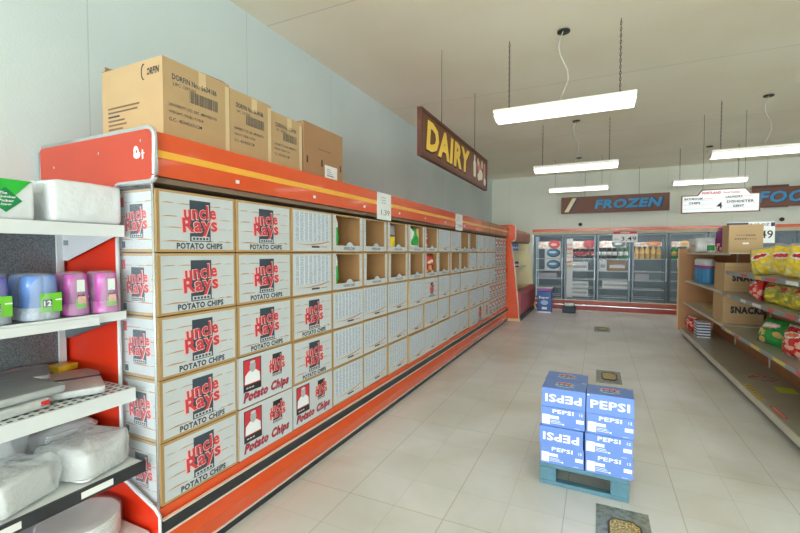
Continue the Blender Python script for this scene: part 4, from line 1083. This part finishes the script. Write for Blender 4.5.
def snackbox(loc, w, d, h, label, print_snack):
    m = M(); m.box(-w/2, w/2, 0, d, 0, h, kraft2)
    T = FR((0, 0, 0), (1, 0, 0), (0, 0, 1))
    if print_snack:
        for q in range(7): m.rect(T, -w/2+.02, w/2-.02-.03*(q % 3), h*(.12+q*.12), h*(.12+q*.12)+.003, kraft3)
        m.rect(T, -w/2+.05, w/2-.04, h*.36, h*.62, kraft2, .001); m.text(T, 'SNACKS', .04, h*.49, w*.82, h*.25, ink, .002, bold=.06)
    else:
        for q, tx in enumerate(((-.28, .26), (-.32, .32))):
            u = tx[0]*w
            while u < tx[1]*w: m.rect(T, u, u+.018, h*(.6-.13*q), h*(.645-.13*q), kraft3, .001); m.rect(T, u, u+.016, h*(.6-.13*q), h*(.64-.13*q), slate, .0012) if int(u*1000) % 3 else None; u += .024
        m.rect(T, -.03, .03, h*.3, h*.36, paper, .001)
    return tag(m.build('snack_carton', None, loc), label, 'box', 'cartons on the right gondola')
snackbox((1.622, 6.42, 1.4935), .335, .3, .34, 'plain tan carton on the top shelf of the right gondola', False)
snackbox((1.645, 6.50, 1.0035), .41, .5, .36, 'tan snack carton on the middle shelf of the right gondola', True)
snackbox((1.635, 6.50, .6035), .41, .5, .36, 'tan snack carton on the lower shelf, below the other one', True)
# paper towels on the far shelf
towb = mat('towel_blue', '4c9ad4', .3, var=.15, scale=20); toww = mat('towel_white', 'e9edf2', .4, var=.03); towp = mat('towel_magenta', 'b04a9a', .4, var=.05)
for k, (y, s) in enumerate(((8.45, 'nearer the end panel'), (8.05, 'nearer the cartons'))):
    t = thing('paper_towel_pack', 'blue and white paper towel pack on the middle shelf, %s' % s, 'pack', (1.56, y, 1.0035), 0, 'blue towel packs on the right gondola')
    m = M()
    for q in (-1, 1): m.lathe([(.08, 0), (.083, .01), (.083, .27), (.078, .28)], (0, q*.084, 0), towb, 14)
    m.build('rolls', t); m = M()
    for q in (-1, 1): m.lathe([(.084, .24), (.084, .281)], (0, q*.084, 0), towp, 14); m.lathe([(.084, .2815), (.084, .36), (.06, .39)], (0, q*.084, 0), toww, 14)
    m.build('top_wrap', t)
# items on the far top shelf
o = softpack(.28, .6, .24, film, 6, .006, e=.15).build('tissue_pack', None, (1.585, 8.6, 1.4935)); tag(o, 'white and pink tissue pack on the far end of the top shelf', 'pack')
M().rect(FR((-.142, 0, .1), (0, -1, 0), (0, 0, 1)), -.13, .15, -.03, .02, b_pink, .003).build('printed_band', o)
t = thing('spray_bottle', 'small white bottle with green label on the top shelf', 'bottle', (1.56, 7.85, 1.4935)); M().lathe([(.045, 0), (.047, .02), (.047, .13), (.03, .15), (.05, .16), (.05, .19)], (0, 0, 0), toww, 14).build('bottle_body', t); M().lathe([(.048, .03), (.048, .11)], (0, 0, 0), b_grn, 14).build('label_band', t)
purp = mat('purple_foil', '86307a', .2, var=.15, bump=.5, bscale=20); F['purple'] = lambda u, v: (b_pink if v < .35 and nz2(u, v, 15) > .1 else purp); F['stripe'] = lambda u, v: (toww if int(v*8) % 2 else navy)
bag('purple', .3, .36, .12, (1.56, 7.25, 1.494), PI/2, 'purple foil bag on the top shelf beside the plain carton', seed=12)
# deck items at the far end
bag('redchip', .34, .25, .16, (1.50, 8.75, .126), PI/2+.2, 'red bag lying on the deck near the end panel', seed=13)
m = M(); m.box(-.09, .09, -.13, .13, 0, .24, toww)
for q in range(5): m.box(-.0915, .0915, -.1315, .1315, .02+q*.045, .04+q*.045, navy)
tag(m.build('striped_pack', None, (1.55, 8.25, .126)), 'blue and white striped pack on the deck beside the red bag', 'pack')
m = M(); m.box(-.05, .05, -.25, .25, 0, .012, tagyel); tag(m.build('flat_box', None, (1.62, 8.1, .601)), 'flat yellow packet on the lower far shelf', 'packet')
# chip bags near section. bags face -x (towards the aisle) : rotz = -pi/2
gy = 'chip bags on the upper near shelf'; FX = -PI/2
yl = [(1.53, 5.42, .34, .28), (1.55, 5.02, .36, .30), (1.54, 4.62, .36, .29), (1.57, 4.22, .36, .30), (1.57, 3.85, .34, .30)]
nmz = ['farthest from the camera', 'second from the far end', 'third from the far end', 'fourth from the far end', 'nearest, cut by the frame edge']
for k, (x, y, w, h) in enumerate(yl):
    bag('yellow', w, h, .15, (x+.02, y, 1.268), FX+.45+random.uniform(-.2, .25), 'yellow chip bag in front row of upper near shelf, '+nmz[k], random.uniform(-.2, .1), gy, 20+k, roll=random.uniform(-.16, .16))
for k, (x, y) in enumerate(((1.77, 5.2), (1.77, 4.8), (1.77, 4.4))):
    bag('yellow', .30, .31, .10, (x, y, 1.264), FX+.1+random.uniform(-.2, .2), 'yellow chip bag in the back row of the upper near shelf, %s from far end' % ORD[k], -.1, gy, 30+k)
g2 = 'chip bags on the middle near shelf'
bag('redchip', .36, .24, .15, (1.53, 5.60, 1.002), FX-.15, 'red chip bag at the far end of the middle near shelf', -.1, g2, 41)
for k, y in enumerate((5.2, 4.85, 4.55)): bag('lime', .34, .23, .15, (1.54, y, 1.002), FX+random.uniform(-.2, .2), 'olive green chip bag on the middle near shelf, %s from far end' % ORD[k], -.2, g2, 50+k)
bag('orange', .32, .22, .14, (1.52, 4.2, 1.002), FX+.1, 'orange and white chip bag on the middle near shelf', -.15, g2, 60)
bag('lime', .32, .23, .14, (1.53, 3.85, 1.002), FX+.1, 'olive chip bag nearest on the middle near shelf', -.15, g2, 61)
g3 = 'chip bags on the lower near shelf'
bag('green', .40, .26, .15, (1.53, 5.25, .597), FX+.2, 'green chip bag on the lower near shelf', -.35, g3, 71)
bag('redchip', .36, .27, .15, (1.53, 4.66, .597), FX+.15, 'red chip bag on the lower shelf beside the green bag', -.2, g3, 72)
bag('redchip', .34, .28, .14, (1.62, 4.33, .597), FX-.1, 'red chip bag on the lower shelf, nearer than the other red one', -.15, g3, 73)
bag('lime', .30, .26, .14, (1.54, 4.0, .597), FX+.1, 'yellow-green chip bag on the lower shelf at the frame edge', -.2, g3, 74)
bag('teal', .36, .30, .14, (1.58, 4.1, .126), FX+.5, 'teal and white chip bag with red emblem on the near deck', -.5, None, 75)
bag('teal', .34, .2, .14, (1.56, 3.75, .126), FX+.1, 'second teal chip bag on the near deck at the frame edge', -.4, None, 76)
# .49 special sign standing on the gondola top
t = thing('price_sign', 'white price sign ending .49 with blue band above the right gondola', 'sign', (1.92, 7.42, 1.505))
m = M(); m.box(-.27, .27, -.005, .005, .12, .415, paper); m.build('sign_board', t)
m = M(); T = FR((0, -.005, 0), (1, 0, 0), (0, 0, 1)); m.rect(T, -.268, -.02, .35, .405, navy, .001); m.rect(T, .225, .268, .35, .405, navy, .001); m.text(T, '9-12 OZ', .10, .377, .22, .035, slate, .002, bold=.02); m.text(T, '.49', .165, .24, .17, .11, ink, .002, bold=.01); m.build('sign_print', t)
m = M(); m.box(-.01, .01, -.004, .004, -.003, .12, chrome); m.build('sign_stem', t)

# ------------------------------------------------------------------ camera, light
cam = bpy.data.cameras.new('camera'); co = bpy.data.objects.new('camera', cam); COL.objects.link(co)
co.location = (0, 0, 1.5); co.rotation_euler = (math.radians(90-1.97), 0, math.radians(25.24))
cam.sensor_width = 36; cam.lens = 420/800*36; cam.clip_start = .05
sc.camera = co
for i, (a, b_) in enumerate(((-2.2, .7), (.95, 3.8), (4.05, 6.9))):
    l = bpy.data.lights.new('daylight', 'AREA'); l.shape = 'RECTANGLE'; l.size = b_-a-.1; l.size_y = 2.5; l.energy = 95; l.color = (.78, .9, 1)
    o = bpy.data.objects.new('daylight', l); COL.objects.link(o); o.location = ((a+b_)/2, YF-.25, 1.8); o.rotation_euler = (math.radians(90), 0, 0)
for i, x in enumerate((-.8, 2.4, 5.5)):  # added fill lamps outside the windows, tilted up to brighten the ceiling
    l = bpy.data.lights.new('upward_fill', 'AREA'); l.shape = 'RECTANGLE'; l.size = 2.7; l.size_y = 2; l.energy = 360; l.color = (.9, .96, 1)
    o = bpy.data.objects.new('upward_fill', l); COL.objects.link(o); o.location = (x, YF-1.3, .55); o.rotation_euler = (math.radians(112), 0, 0)
w = bpy.data.worlds.new('sky'); sc.world = w; w.use_nodes = True
N = w.node_tree.nodes; sk = N.new('ShaderNodeTexSky'); sk.sky_type = 'HOSEK_WILKIE'; w.node_tree.links.new(sk.outputs[0], N['Background'].inputs[0]); N['Background'].inputs[1].default_value = 1
sc.view_settings.view_transform = 'Standard'; sc.view_settings.look = 'None'; sc.view_settings.gamma = 1; sc.view_settings.use_curve_mapping = False
sc.view_settings.exposure = .84
sc.cycles.max_bounces = 10; sc.cycles.diffuse_bounces = 6; sc.cycles.transparent_max_bounces = 16
